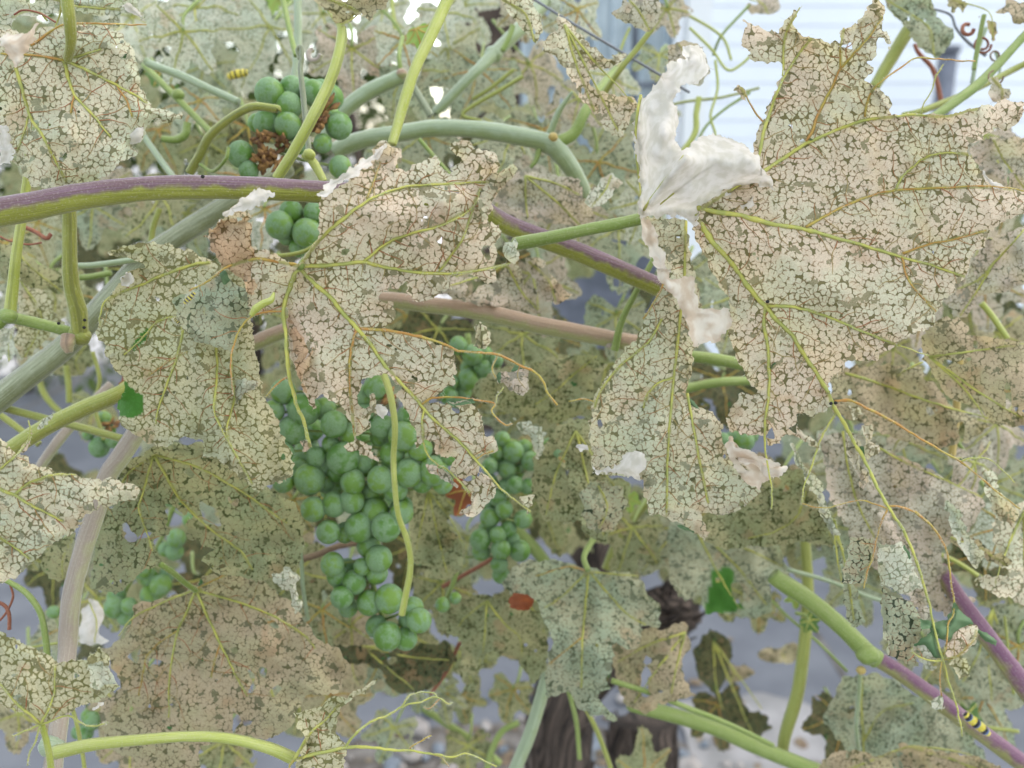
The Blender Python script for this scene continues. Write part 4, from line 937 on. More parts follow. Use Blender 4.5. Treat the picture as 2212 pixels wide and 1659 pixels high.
mid("grey-green leaf with a vivid green patch and dark holes above the pavement", T(9, [(-60,100),(60,60),(250,260),(640,240),(700,380),(760,420),(600,460),(590,560),(600,660),(500,710),(420,690),(280,680),(180,680),(150,560),(60,580),(-40,480)]), .6, 'grey', hole=.7, greens=[T(9, [(180,680),(200,520),(230,400),(320,380),(360,420),(350,550),(420,640),(280,690)])], holes=[T(9, [(240,450),(270,440),(275,480),(245,490)]), T(9, [(340,480),(400,480),(430,600),(370,620),(345,560)])])
mid("curled tan leaf scrap floating over the pavement, right of the green patch", T(9, [(500,930),(560,890),(640,900),(700,870),(770,870),(780,960),(700,1000),(600,990),(540,970)]), .8, 'tan')
mid("brownish cupped leaf over the pavement below the green-patched leaf", T(9, [(150,1050),(300,1000),(420,1000),(490,1040),(440,1100),(340,1120),(220,1090)]), .8, 'tan')
mid("dark jagged grey leaf over the pale pavement, left of the vertical stem", T(9, [(100,900),(200,780),(290,800),(340,900),(320,1060),(280,1150),(380,1200),(440,1300),(560,1320),(600,1400),(500,1500),(380,1440),(290,1320),(220,1180),(140,1060)]), .75, 'dusk')
mid("olive leaf hanging behind the lowest grapes, centre bottom", T(8, [(-60,900),(100,860),(300,930),(540,870),(700,860),(740,980),(660,1100),(500,1180),(330,1200),(300,1080),(200,1000),(0,1010)]), .57, 'dusk')
mid("yellow-green crinkled leaf behind the right side of the grape bunch", T(5, [(470,1500),(560,1450),(640,1520),(700,1600),(700,1750),(800,1850),(790,2000),(700,2080),(560,2050),(480,1950),(450,1800),(430,1650)]), .53, 'olive', hole=.7)
mid("olive broad leaf with long yellow midrib right of the grapes, middle", T(5, [(840,880),(900,790),(1000,740),(1100,720),(1250,700),(1400,660),(1600,640),(1700,700),(1620,800),(1620,950),(1500,1040),(1350,1080),(1200,1020),(1050,1000),(920,960)]), .52, 'olive', veins=[T(5, [(1640,650,4),(1500,760),(1380,870),(1250,960,2)])], jn=T(5, [(1640,650)])[0], hole=.66)
mid("tan leaf beside the left edge of the drooping cream leaf, mid height", T(5, [(1240,1560),(1220,1300),(1320,1200),(1400,1080),(1500,1050),(1600,1050),(1610,1200),(1610,1400),(1830,1440),(1840,1600),(1780,1700),(1700,1850),(1600,1800),(1500,1700),(1300,1700)]), .5, 'olive', hole=.68)
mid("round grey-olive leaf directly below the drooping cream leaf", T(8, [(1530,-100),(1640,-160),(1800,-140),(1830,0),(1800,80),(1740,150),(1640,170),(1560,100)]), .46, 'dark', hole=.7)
mid("brown-pink leaf fragment under the purple cane, centre", T(5, [(720,150),(900,170),(1000,160),(1090,40),(1160,100),(1180,220),(1270,240),(1280,380),(1100,370),(900,330),(700,270),(560,250)]), .46, 'mauve', hole=.72)
mid("pinkish leaf behind the folded edge of the centre leaf", T(2, [(980,1160),(1150,1080),(1250,1090),(1400,1120),(1530,1140),(1560,1250),(1640,1380),(1600,1500),(1450,1430),(1200,1400),(1060,1300),(960,1260)]), .5, 'mauve', hole=.74)
mid("small leaf scrap below the purple cane with a dark hole", T(5, [(1190,30),(1300,40),(1330,120),(1400,200),(1480,260),(1390,330),(1290,300),(1270,200),(1200,130)]), .47, 'mauve')
mid("pale teal tattered leaf in front of the sage cane, right of centre top", T(2, [(1560,1290),(1620,1180),(1700,1110),(1740,1100),(1800,1160),(1740,1230),(1680,1290),(1600,1320)]), .44, 'pale', grid=5, amp=(6, 2, .6))
mid("white blank scrap of leaf behind the thick cane at lower left", T(7, [(490,860),(520,700),(560,580),(640,600),(660,700),(620,800),(680,850),(600,880)]), .5, felt, hole=2)
mid("pale olive leaf behind the pink-grey cane at the left, lower third", T(7, [(270,300),(400,200),(480,160),(460,300),(470,430),(400,470),(300,430),(260,400)]), .46, 'olive', hole=.6)
mid("mottled olive leaf behind the vertical petioles at the left edge", T(4, [(110,130),(180,200),(330,290),(350,400),(420,430),(330,500),(280,560),(150,680),(100,600)]), .47, 'gold', hole=.72)
mid("pale grey leaf seen behind the left vertical petiole, upper part", T(4, [(-30,-40),(80,-60),(250,60),(420,140),(420,260),(250,230),(100,150),(-30,100)]), .48, 'olive')
mid("pale grey-green leaf under the node at the left edge", T(4, [(-30,480),(90,460),(110,620),(60,700),(-30,660)]), .5, 'pale')
mid("pale leaf patch behind the thick grey cane at the left, mid height", T(4, [(280,740),(420,620),(560,560),(600,700),(520,780),(400,780)]), .62, 'olive')

mid("ragged tan lacy leaf tip hanging from the top edge beside the bent yellow petiole", [(665,-20),(850,-20),(832,18),(808,34),(796,46),(783,30),(770,36),(756,50),(735,60),(722,50),(712,28)], .39, 'tan', hole=.6, grid=4, amp=(5, 2, .6))
for lb_, pl_, d_, m_ in (
 ("small oval rusty brown scrap lying on the star-veined leaf's left lobe", [(1101,1292),(1118,1286),(1140,1287),(1154,1296),(1155,1308),(1140,1320),(1118,1321),(1104,1314)], .50, redleaf),
 ("long torn pale strip hanging left of the narrow pointed sliver", [(1700,940),(1716,955),(1740,1010),(1775,1040),(1790,1100),(1812,1150),(1800,1160),(1780,1120),(1752,1060),(1722,1010)], .42, 'pale'),
 ("torn pinkish strip dangling under the large leaf's right vein", [(1830,935),(1860,950),(1855,1000),(1880,1040),(1862,1060),(1845,1010),(1828,975)], .40, 'mauve'),
 ("ragged pale shred between the two dangling green veins", [(1880,1100),(1925,1110),(1950,1180),(1985,1240),(2010,1330),(1985,1345),(1955,1280),(1930,1210),(1900,1160)], .43, 'mauve'),
 ("tattered strip right of the lowest dangling vein", [(2040,1080),(2075,1100),(2090,1150),(2130,1200),(2110,1230),(2075,1180),(2050,1130)], .43, 'pale'),
 ("thin torn strip by the right edge above the violet cane", [(2120,1010),(2150,1020),(2170,1080),(2200,1110),(2190,1150),(2150,1110),(2125,1060)], .42, 'cream'),
 ("pale shred hanging between the stout petiole and the diagonal cane", [(300,640),(325,650),(330,700),(345,740),(330,760),(310,710)], .42, 'pale'),
 ("crumpled pale scrap caught on the olive leaf below the golden leaf", [(590,1240),(625,1225),(650,1250),(640,1275),(655,1310),(635,1330),(625,1280),(600,1262)], .42, 'pale'),
 ("torn tan shred below the pink-topped cane near the centre", [(1025,700),(1045,705),(1058,735),(1050,760),(1030,745)], .36, 'cream'),
 ("pale ragged scrap left of the second grape bunch", [(1110,905),(1150,915),(1180,935),(1176,975),(1160,990),(1150,950),(1120,930)], .46, 'pale')):
    mid(lb_, pl_, d_, m_, veins=[], jn=pl_[0], grid=4, amp=(6, 3, 1.0), hole=.7, curl=.006)
# ---- background leaves made from one growth rule
def rleaf(th):
    a = (th - math.pi / 2 + math.pi) % (2 * math.pi) - math.pi     # 0 on the midrib
    r = .10 + .10 * abs(math.cos(a / 2))
    for c, h, w in ((0, .92, .40), (.98, .78, .36), (-.98, .78, .36), (1.95, .58, .40), (-1.95, .58, .40)):
        r = max(r, h * math.exp(-((a - c) / w) ** 2 * .5) )
    r = max(r, .52 * (1 if abs(a) < 2.3 else max(.0, 1 - (abs(a) - 2.3) * 1.6)))
    return r

def bgleaf(label, x, y, L, rot, depth, mat, group=None, res=44, tilt=None, hole=.60, pet=True, name="skeletonized_leaf", petmat='green', dest=None):
    SEED[0] += 1; sd = SEED[0] * 13
    poly = []
    for k in range(230):
        th = 2 * math.pi * k / 230
        r = rleaf(th) * (1 + .055 * ((k * .5) % 2 - .5) + .08 * float(vn(math.cos(th) * 2 + sd, math.sin(th) * 2, sd)))
        poly.append((math.cos(th) * r, math.sin(th) * r))
    xs = np.linspace(-1.05, 1.05, res); X, Y = np.meshgrid(xs, xs)
    f = polydist(X, Y, poly) + .02 * vn(X * 14, Y * 14, sd)
    hn = vn(X * 5, Y * 5, sd + 1) * .62 + .5 * vn(X * 13, Y * 13, sd + 2)
    f = np.minimum(f, (hole - hn) * .3)
    V, F, B = grid_mesh(f, xs, xs)
    size = L * depth / FPX
    tips = [(0, .9), (.62, .42), (-.62, .42), (.5, -.22), (-.5, -.22)]
    vd = np.full(len(V), 9.)
    for t in tips: vd = np.minimum(vd, polydist(V[:, 0], V[:, 1], [(0, 0), t], False))
    def zf(x, y, v): return (-.10 * (x * x + y * y) * (1.3 + float(math.sin(sd))) + .10 * vn(x * 1.6 + sd, y * 1.6, sd + 3) + .04 * vn(x * 5, y * 5, sd + 4) + .03 * (1 - np.exp(-np.asarray(v) / .08)))
    Z = zf(V[:, 0], V[:, 1], vd)
    # frame: local y -> towards the tip, z -> towards the lens
    a = math.radians(rot)
    tip = np.array([math.sin(a), -math.cos(a)])            # in picture axes (x right, y up)
    ax = tip_perp = np.array([-tip[1], tip[0]])
    tl = tilt or (R.uniform(-.5, .5), R.uniform(-.35, .6))
    ey = np.array([tip[0] * math.cos(tl[1]), tip[1] * math.cos(tl[1]), math.sin(tl[1])])
    ex = np.array([ax[0] * math.cos(tl[0]), ax[1] * math.cos(tl[0]), math.sin(tl[0])])
    ez = np.cross(ex, ey); ez /= np.linalg.norm(ez)
    if ez[2] < 0: ez = -ez
    M = np.stack([ex, ey, ez])                              # rows, camera axes (right, up, back)
    base = W(x, y, depth)
    rot_cam = np.array([[1, 0, 0], [0, ct, st], [0, -st, ct]])   # camera axes -> world: right, up, back
    def tow(P): return base + (np.asarray(P) * size) @ M @ rot_cam
    w3 = tow(np.stack([V[:, 0], V[:, 1], Z], -1))
    lace = np.stack([V[:, 0] * size + sd, V[:, 1] * size + sd * .3, np.zeros(len(V))], -1)
    at = {'lace': lace, 'veindist': vd * size, 'greenpatch': np.zeros(len(V))}
    if dest is not None:
        b0 = len(dest[0]); dest[0].extend(w3.tolist()); dest[1].extend([tuple(i + b0 for i in q) for q in F])
        for k in at: dest[2].setdefault(k, []).extend(at[k].tolist())
        return
    root = thing(name, label, "leaf", base, group)
    mesh_obj("leaf_blade", w3, F, LM[mat] if isinstance(mat, str) else mat, root, base, attrs=at)
    vm = R.choice([veinY, veinO, veinY])
    for t in tips:
        q = np.array([np.array(t) * s_ + np.array([R.uniform(-.02, .02), R.uniform(-.02, .02)]) * (0 < s_ < 1) for s_ in np.linspace(0, 1, 7)])
        P3 = tow(np.stack([q[:, 0], q[:, 1], zf(q[:, 0], q[:, 1], 0) + .012], -1))
        MB().tube(P3, [.0007, .0003], 5).build("vein", vm, root, base)
    if pet:
        pl = R.uniform(.5, .9)
        P3 = tow(smooth_line([(0, 0, 0), (R.uniform(-.1, .1), -pl * .4, -.15), (R.uniform(-.3, .3), -pl, -.5)], .25))
        MB().tube(P3, [.0010, .0013], 8).build("petiole", S[petmat], root, base)
    return root

BGL = [  # x, y, length, tip direction, depth, material, label
 (50,1190,100,10,.60,'olive',"olive leaf under the pointed left leaf at the left edge"),
 (40,1570,100,-10,.60,'tan',"tan leaf at the left edge near the bottom corner"),
 (1000,1530,80,10,.74,'olive',"olive leaf over the middle of the bluish pavement gap"),
 (640,1190,90,0,.62,'tan',"tan leaf behind the brown twig left of the grapes"),
 (1560,1290,90,10,.70,'olive',"olive leaf right of the dark bark knuckle"),
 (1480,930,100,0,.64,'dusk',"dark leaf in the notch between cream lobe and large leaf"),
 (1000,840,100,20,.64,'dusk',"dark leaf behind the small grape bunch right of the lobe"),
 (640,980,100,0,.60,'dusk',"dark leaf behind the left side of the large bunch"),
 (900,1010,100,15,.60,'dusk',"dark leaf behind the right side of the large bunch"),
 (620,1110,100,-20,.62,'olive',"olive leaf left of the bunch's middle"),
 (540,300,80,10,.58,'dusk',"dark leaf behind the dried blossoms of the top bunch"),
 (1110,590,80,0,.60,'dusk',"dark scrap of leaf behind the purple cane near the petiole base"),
 (1960,930,130,-10,.53,'mauve',"pale pinkish leaf crossing in front of the orange-tan stem's top"),
 (2110,1040,130,15,.52,'mauve',"pale pink-beige leaf at the right edge below the tan leaf's scraps"),
 (1830,1000,110,0,.55,'pale',"pale leaf right behind the large leaf's last fork"),
 (2150,1170,110,-15,.53,'pale',"pale green leaf under the pink-beige one at the right edge"),
 (380,110,130,-20,.56,'pale',"pale lace leaf between the corner leaf and the twin green stems"),
 (880,120,110,15,.58,'pale',"pale leaf behind the fresh lime leaf"),
 (1380,470,110,-20,.56,'pale',"pale leaf just left of the folded white leaf's base"),
 (1240,480,120,15,.55,'mauve',"pinkish leaf above the violet stretch of the purple cane"),
 (1640,1330,80,0,.74,'olive',"olive leaf hanging over the bluish pavement left of the dark green stem"),
 (1100,1520,90,-10,.72,'olive',"olive leaf just left of the dark bark"),
 (900,1480,100,0,.72,'grey',"grey leaf over the pavement right of the tattered bottom leaf"),
 (700,1350,100,10,.56,'olive',"olive leaf touching the lowest grapes on the left"),
 (930,330,110,10,.62,'grey',"grey leaf hidden under the arching sage cane's middle"),
 (1000,230,100,0,.70,'grey',"grey leaf behind the kinked tan stem"),
 (1930,790,110,0,.62,'tan',"tan leaf behind the large leaf's lower right margin"),
 (2090,690,100,10,.66,'olive',"olive leaf by the short green stem at the right"),
 (2010,850,110,20,.66,'olive',"olive leaf behind the dark gap in the tan leaf"),
 (1990,700,90,-10,.60,'mauve',"mauve leaf just beyond the large leaf's right vein tip"),
 (1240,60,110,0,.60,'pale',"pale leaf over the window's left half, behind the torn strips"),
 (1330,200,110,25,.62,'pale',"thin pale leaf across the window below the lime shoot"),
 (1240,250,110,-20,.60,'mauve',"pinkish pale leaf under the window, left of the cane fork shoot"),
 (1420,150,90,-10,.64,'grey',"small grey leaf in front of the white corner board"),
 (1450,40,70,20,.60,'mauve',"little pinkish leaf near the corner board at the top edge"),
 (1130,40,90,10,.62,'mauve',"mauve leaf at the top edge right of the brown post"),
 (1900,1080,150,10,.70,'dusk',"dark leaf deep behind the long orange midrib leaf"),
 (2050,1000,150,-20,.72,'olive',"deep olive leaf behind the orange-tan stem, right"),
 (2150,960,130,10,.58,'mauve',"mauve-grey leaf by the right edge under the tan leaf"),
 (1960,1220,120,15,.70,'olive',"olive leaf deep behind the hanging shreds"),
 (1820,1060,130,-30,.72,'grey',"dim grey leaf under the large leaf's last fork"),
 (1720,1170,130,10,.68,'olive',"olive leaf behind the torn pale strip"),
 (1620,1220,120,-15,.66,'olive',"olive leaf above the green-patched leaf"),
 (2180,1300,110,10,.66,'olive',"olive leaf at the right edge behind the violet cane"),
 (1960,1400,110,-10,.68,'grey',"pale grey leaf between green fragment and violet cane"),
 (2200,1430,110,0,.58,'grey',"grey leaf touching the right edge above the corner"),
 (1260,1100,120,10,.72,'dusk',"dark leaf deep right of the second grape bunch"),
 (1180,1010,120,0,.58,'olive',"olive leaf directly right of the second grape bunch"),
 (1090,870,120,15,.66,'olive',"olive leaf under the thread of the centre leaf"),
 (1390,820,110,-10,.72,'dusk',"dark leaf behind the drooping cream leaf"),
 (1200,760,110,20,.70,'dusk',"dark shaded leaf just under the pink-topped cane"),
 (870,720,110,-15,.68,'olive',"olive leaf behind the centre leaf below its junction"),
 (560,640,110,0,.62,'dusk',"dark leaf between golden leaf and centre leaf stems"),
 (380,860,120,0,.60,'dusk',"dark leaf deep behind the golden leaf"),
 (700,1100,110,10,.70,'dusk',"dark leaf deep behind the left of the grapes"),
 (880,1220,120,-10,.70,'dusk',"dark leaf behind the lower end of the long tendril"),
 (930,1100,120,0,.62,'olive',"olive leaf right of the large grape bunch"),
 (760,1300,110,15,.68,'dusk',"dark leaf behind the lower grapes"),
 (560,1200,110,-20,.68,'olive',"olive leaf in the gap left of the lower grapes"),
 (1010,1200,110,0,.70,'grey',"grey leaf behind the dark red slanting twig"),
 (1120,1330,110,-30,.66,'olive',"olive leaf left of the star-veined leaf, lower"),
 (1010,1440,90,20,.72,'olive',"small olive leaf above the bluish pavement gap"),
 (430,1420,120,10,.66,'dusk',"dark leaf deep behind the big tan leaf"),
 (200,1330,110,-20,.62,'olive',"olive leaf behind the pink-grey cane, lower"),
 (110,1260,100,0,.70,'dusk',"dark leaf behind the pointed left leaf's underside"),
 (290,1620,110,10,.58,'tan',"tan leaf below the arching bottom stem"),
 (480,1640,110,-10,.62,'olive',"olive leaf at the bottom edge left of centre"),
 (590,1500,100,20,.56,'grey',"grey-green leaf just above the end of the arching stem"),
 (840,1600,90,-20,.70,'grey',"grey leaf at the bottom edge by the bare vein threads"),
 (960,1520,80,10,.74,'grey',"dim grey leaf over the bluish pavement"),
 (1010,1640,90,0,.72,'olive',"olive leaf at the bottom edge left of the bark"),
 (60,330,110,0,.60,'grey',"grey leaf behind the corner leaf at the left edge"),
 (20,560,100,10,.58,'olive',"olive leaf at the left edge behind the petiole"),
 (110,640,110,-10,.58,'gold',"mottled leaf behind the left node"),
 (300,620,110,20,.60,'dusk',"dark leaf behind the diagonal cane's upper part"),
 (200,480,110,0,.62,'grey',"grey leaf just below the purple cane, left"),
 (520,420,110,10,.60,'grey',"grey leaf right above the thick cane and below the looping tendril"),
 (700,480,110,0,.60,'dusk',"dark leaf behind the centre leaf's junction"),
 (860,380,120,10,.60,'grey',"grey leaf under the arching sage cane"),
 (620,420,90,0,.66,'dusk',"dark leaf behind the small grape group"),
 (820,60,110,-10,.70,'pale',"pale leaf just left of the sky gap at the top"),
 (1020,40,100,30,.75,'pale',"small pale leaf over the brown post"),
 (300,70,120,20,.68,'pale',"pale leaf filling the gap right of the corner leaf"),
 (230,200,120,0,.66,'grey',"grey leaf hidden behind the corner leaf"),
 (2140,330,110,20,.56,'mauve',"mauve leaf behind the right tip of the large leaf"),
 (2180,450,120,0,.58,'mauve',"pinkish leaf beyond the large leaf's right edge"),
 (2100,560,120,-15,.60,'mauve',"pink-grey leaf below the large leaf's right margin"),
 (2170,760,120,10,.62,'tan',"tan leaf at the right edge by the short green stem"),
 (1900,900,140,0,.64,'olive',"shaded olive leaf behind the long orange midrib"),
 (2060,1080,140,25,.66,'grey',"grey-green leaf under the orange-tan stem"),
 (1850,1290,110,10,.70,'grey',"grey leaf above the lower right node"),
 (1500,640,130,15,.64,'grey',"grey leaf between the folded shred and the large leaf"),
 (1560,860,130,0,.70,'dusk',"dark leaf behind the gap beside the large leaf"),
 (1300,830,120,-10,.66,'olive',"olive leaf left of the drooping cream leaf's shoulder"),
 (330,760,120,10,.66,'olive',"olive leaf hidden behind the golden leaf"),
 (90,760,100,30,.70,'pale',"pale leaf behind the diagonal cane at the left edge"),
 (200,900,90,0,.75,'olive',"small olive leaf behind the brown-green cane"),
 (60,1080,110,-20,.62,'olive',"olive leaf behind the pointed left leaf"),
 (500,1400,140,0,.64,'olive',"olive leaf behind the big tan leaf"),
 (870,1400,120,0,.66,'olive',"olive leaf to the right of the lowest grapes"),
 (640,1560,120,-20,.66,'olive',"olive leaf above the tattered bottom leaf"),
 (430,60,150,15,.60,'pale',"pale grey-green leaf behind the top left, right of the corner leaf"),
 (560,110,160,-25,.66,'pale',"pale broad leaf above the top grape bunch"),
 (470,175,120,40,.72,'grey',"dim grey leaf behind the crossing green stems, upper left"),
 (760,150,140,0,.60,'mauve',"pinkish-grey leaf with faint midrib right of the bent yellow petiole"),
 (670,60,120,-40,.70,'pale',"pale leaf at the top edge behind the twin green stems"),
 (960,60,110,10,.62,'pale',"pale pointed leaf below the brown post at the top"),
 (1000,120,110,60,.66,'pale',"light leaf with toothed edge touching the brown post"),
 (900,200,140,30,.60,'grey',"grey-green leaf speckled black above the sage cane"),
 (1020,200,150,-20,.63,'grey',"blue-green leaf behind the two thin tan stems"),
 (1160,180,130,20,.66,'mauve',"thin pinkish leaf behind the torn strips"),
 (1090,330,120,-10,.58,'grey',"grey folded leaf standing before the sage cane"),
 (1180,330,150,10,.64,'grey',"shaded grey-green leaf inside the sage cane fork"),
 (1290,300,130,-30,.66,'grey',"pale green leaf right of the cane fork"),
 (1310,400,150,20,.60,'grey',"grey-green leaf left of the white folded underside"),
 (1340,540,150,0,.62,'grey',"grey leaf between fuzzy petiole and purple cane"),
 (1120,430,150,45,.58,'mauve',"mauve leaf above the purple cane, centre"),
 (1400,290,110,25,.70,'pale',"pale leaf hidden behind the folded white leaf"),
 (420,260,130,-15,.60,'grey',"grey-green leaf left of the top grape bunch"),
 (370,330,130,20,.66,'olive',"olive leaf just above the purple cane, left part"),
 (480,330,120,50,.64,'olive',"olive leaf under the looping tendril"),
 (330,470,140,-30,.60,'olive',"olive leaf under the purple cane at left"),
 (420,500,120,20,.64,'grey',"grey leaf behind the thick diagonal cane"),
 (570,490,120,0,.58,'pale',"pale leaf behind the small white curled tip"),
 (250,430,110,60,.62,'mauve',"dim pinkish leaf under the cane near the left petioles"),
 (90,520,120,15,.62,'gold',"mottled leaf between the two left petioles"),
 (40,640,110,-20,.66,'grey',"grey leaf low at the left edge by the node"),
 (240,690,110,10,.58,'olive',"olive shaded leaf left of the golden leaf"),
 (780,600,150,-10,.56,'olive',"olive leaf behind the middle of the centre leaf"),
 (640,740,130,0,.60,'olive',"dark olive leaf between golden and centre leaves"),
 (980,600,130,30,.58,'tan',"tan leaf above the pink-topped cane"),
 (1160,640,140,10,.60,'mauve',"pink leaf patch below the purple cane, right of centre"),
 (930,760,140,-20,.62,'dusk',"dark leaf under the pink-topped cane"),
 (1130,780,150,0,.60,'olive',"olive leaf below the pink-topped cane, centre"),
 (1200,900,160,10,.62,'olive',"olive leaf left of the drooping cream leaf"),
 (1100,930,140,-30,.64,'grey',"grey leaf above the small grape bunch"),
 (1330,720,120,0,.62,'grey',"grey-green leaf behind the thin green petiole"),
 (1570,700,150,-20,.60,'grey',"shaded leaf behind the big leaf's red edge"),
 (1180,1120,140,20,.66,'olive',"olive leaf behind the second grape bunch"),
 (1350,1180,120,-20,.62,'olive',"olive leaf above the star-veined leaf"),
 (1470,1200,150,10,.64,'grey',"grey leaf right of the star-veined leaf"),
 (1570,1130,140,0,.60,'olive',"olive leaf under the torn cream lobe"),
 (1670,1080,140,-15,.58,'tan',"tan leaf behind the green hanging vein"),
 (1800,1180,150,20,.66,'grey',"grey leaf behind the dangling fragment"),
 (1960,1000,150,10,.60,'grey',"grey-green leaf behind the orange-tan stem"),
 (2100,880,140,-30,.60,'olive',"olive leaf at the right edge, mid height"),
 (2160,1100,150,10,.62,'grey',"blue-grey leaf at the right edge below the middle"),
 (2120,1230,120,-10,.60,'dusk',"dark leaf at the right edge above the violet cane"),
 (2000,1190,130,20,.62,'grey',"grey leaf behind the two dangling green veins"),
 (2130,640,130,0,.60,'mauve',"pink leaf between large leaf and right edge"),
 (2040,1460,130,0,.62,'olive',"olive leaf between the two violet canes, lower right"),
 (2140,1540,130,30,.64,'grey',"grey leaf in the bottom right corner"),
 (660,1280,140,20,.60,'olive',"olive leaf left of the lowest grapes"),
 (600,1380,140,-20,.58,'grey',"green-grey leaf right of the big tan leaf"),
 (760,1400,140,10,.60,'tan',"tan leaf below the lowest grapes"),
 (730,1540,130,30,.62,'tan',"tan leaf at the bottom under the lowest grapes"),
 (800,1470,110,-30,.66,'grey',"shaded pale leaf right of the bare vein threads"),
 (960,1300,120,10,.62,'olive',"olive leaf right of the lowest grape bunch"),
 (1060,1400,110,-20,.70,'olive',"yellow-olive leaf above the blue pavement gap"),
 (520,1110,120,0,.62,'tan',"tan leaf left of the main grapes"),
 (460,1290,120,30,.64,'dusk',"dark leaf under the olive holed leaf"),
 (150,1380,110,0,.66,'grey',"grey leaf behind the left lower leaf"),
 (60,1480,110,20,.66,'grey',"blue-grey leaf low at the left edge"),
 (250,1560,130,-10,.60,'tan',"tan leaf behind the arching bottom stem"),
 (1390,1640,110,180,.66,'olive',"rounded olive leaf at the bottom edge right of the bark"),
 (1290,1420,120,0,.68,'dusk',"shaded leaf behind the tip of the star-veined leaf"),
 (1560,1560,110,10,.78,'dusk',"dim leaf over the litter below the green cane"),
 (1800,1590,120,-20,.70,'dusk',"dark jagged leaf at the bottom, left of the mottled leaf"),
]
for (x, y, L, rot, dep_, mt, lb) in BGL:
    # position = centre of the blade; the junction lies half a leaf up the midrib
    a = math.radians(rot)
    bgleaf(lb, x - math.sin(a) * L * .35, y - math.cos(a) * L * .35, L, rot, dep_, mt)

GREENL = [(905,85,52,10,.50,limeleaf,"fresh lime-green young leaf behind the yellow petiole at the top"),
 (500,15,60,30,.72,limeleaf,"sunlit yellow-green leaf at the top left edge"),
 (590,10,50,-40,.72,limeleaf,"lime leaf at the top edge between pale leaves"),
 (1720,1300,34,0,.62,limeleaf,"small fresh green shoot leaf above the lower right node"),
 (1755,1350,36,40,.60,greenleaf,"little green leaf touching the lower right cane"),
 (2090,1560,60,0,.62,greenleaf,"dark green leaf in the bottom right corner"),
 (1900,1140,60,10,.66,greenleaf,"green leaf behind the thin dangling fragment"),
 (1960,850,50,-60,.8,greenleaf,"green leaf patch behind the right stems"),
 (1360,1090,40,10,.60,limeleaf,"yellow-green leaf below the drooping cream leaf"),
 (1000,1080,66,-20,.54,redleaf,"dark red-brown dead leaf behind the grapes"),
 (285,830,40,0,.5,redleaf,"small red-brown twisted scrap left of the golden leaf"),
 (840,975,40,10,.60,greenleaf,"green leaf inside the grape bunch"),
 (360,170,60,40,.62,greenleaf,"dark green leaf behind the corner leaf edge"),
 (2000,1590,60,0,.68,greenleaf,"green leaf under the violet cane, bottom right")]
for (x, y, L, rot, dep_, mt, lb) in GREENL:
    a = math.radians(rot)
    bgleaf(lb, x - math.sin(a) * L * .35, y - math.cos(a) * L * .35, L, rot, dep_, mt, res=26, hole=1.2, name="grape_leaf")

# far foliage of the same vine, read as one mass
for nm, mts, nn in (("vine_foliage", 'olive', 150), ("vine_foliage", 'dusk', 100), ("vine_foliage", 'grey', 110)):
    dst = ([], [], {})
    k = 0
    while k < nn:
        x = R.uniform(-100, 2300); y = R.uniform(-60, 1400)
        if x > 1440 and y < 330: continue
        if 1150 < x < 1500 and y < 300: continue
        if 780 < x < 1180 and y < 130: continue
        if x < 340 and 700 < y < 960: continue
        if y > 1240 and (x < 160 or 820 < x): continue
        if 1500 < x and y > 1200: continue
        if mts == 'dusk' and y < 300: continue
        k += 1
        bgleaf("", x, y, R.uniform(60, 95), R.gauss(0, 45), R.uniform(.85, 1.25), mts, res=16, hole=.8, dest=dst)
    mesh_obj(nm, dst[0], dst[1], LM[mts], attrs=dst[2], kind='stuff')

# ------------------------------------------------------------------ canes and stems
cane("thick purple-topped cane sweeping in from the left edge under the cream leaf", [(-20,462,.352),(70,446,.354),(170,425,.356),(300,409,.359),(430,404,.362),(560,407,.366),(720,416,.378),(880,425,.40),(1020,445,.42),(1100,487,.43),(1250,545,.435),(1400,610,.44),(1500,655,.45)], (64,60,54,50,48,46,44,42,42,40), 'purple', lump=.03)
cane("fat grey-green cane running diagonally up from the left edge", [(620,360,.50),(560,400,.49),(480,450,.48),(340,540,.47),(250,630,.465),(150,740,.46),(60,812,.455),(-40,890,.45)], (46,46,50,54), 'grey')
cane("sage cane curving behind the yellow petiole near the top", [(690,320,.53),(731,251,.53),(790,202,.53),(850,172,.53),(868,165,.53)], (30,34,32), 'sage', nodes_=[(868,160,.527,24,'pinktop')], twigs=[([(868,160,.53),(862,120,.53),(870,80,.54)], 10, 'green'), ([(885,175,.53),(910,215,.53),(930,250,.53)], 16, 'grey')])
cane("sage cane arching to a knuckled fork in the upper centre", [(720,330,.51),(740,318,.51),(790,300,.51),(870,287,.51),(935,277,.51),(1020,279,.51),(1105,291,.51),(1175,306,.51),(1200,320,.51),(1235,365,.515),(1258,410,.52),(1262,445,.525)], (36,38,36,36,40,44,36,34), 'sage', nodes_=[(1195,296,.500,20,'orange'), (1185,310,.512,50,'sage')],
     twigs=[([(1205,308,.51),(1240,288,.51),(1262,245,.51),(1290,200,.52),(1330,150,.54)], (26,24,16), 'green'), ([(1187,290,.51),(1208,240,.505),(1237,198,.50)], (16,14,6), 'sage'), ([(1165,322,.51),(1158,345,.51),(1146,362,.51)], (14,8), 'green')])
cane("straight sage cane rising diagonally past the brown post", [(940,245,.56),(948,235,.56),(1020,163,.56),(1072,112,.57),(1125,60,.58),(1180,0,.60)], (18,22,30,34), 'sage', nodes_=[(1066,118,.57,38,'sage')], twigs=[([(1085,110,.56),(1100,80,.56),(1108,55,.56)], 12, 'green')])
cane("bright yellow-green petiole slanting down from the top edge to the centre leaf", [(972,-20,.38),(966,0,.38),(935,68,.375),(895,153,.37),(868,238,.367),(847,312,.365)], (28,26,24,20), 'yellow', cat="petiole", name="leaf_stalk")
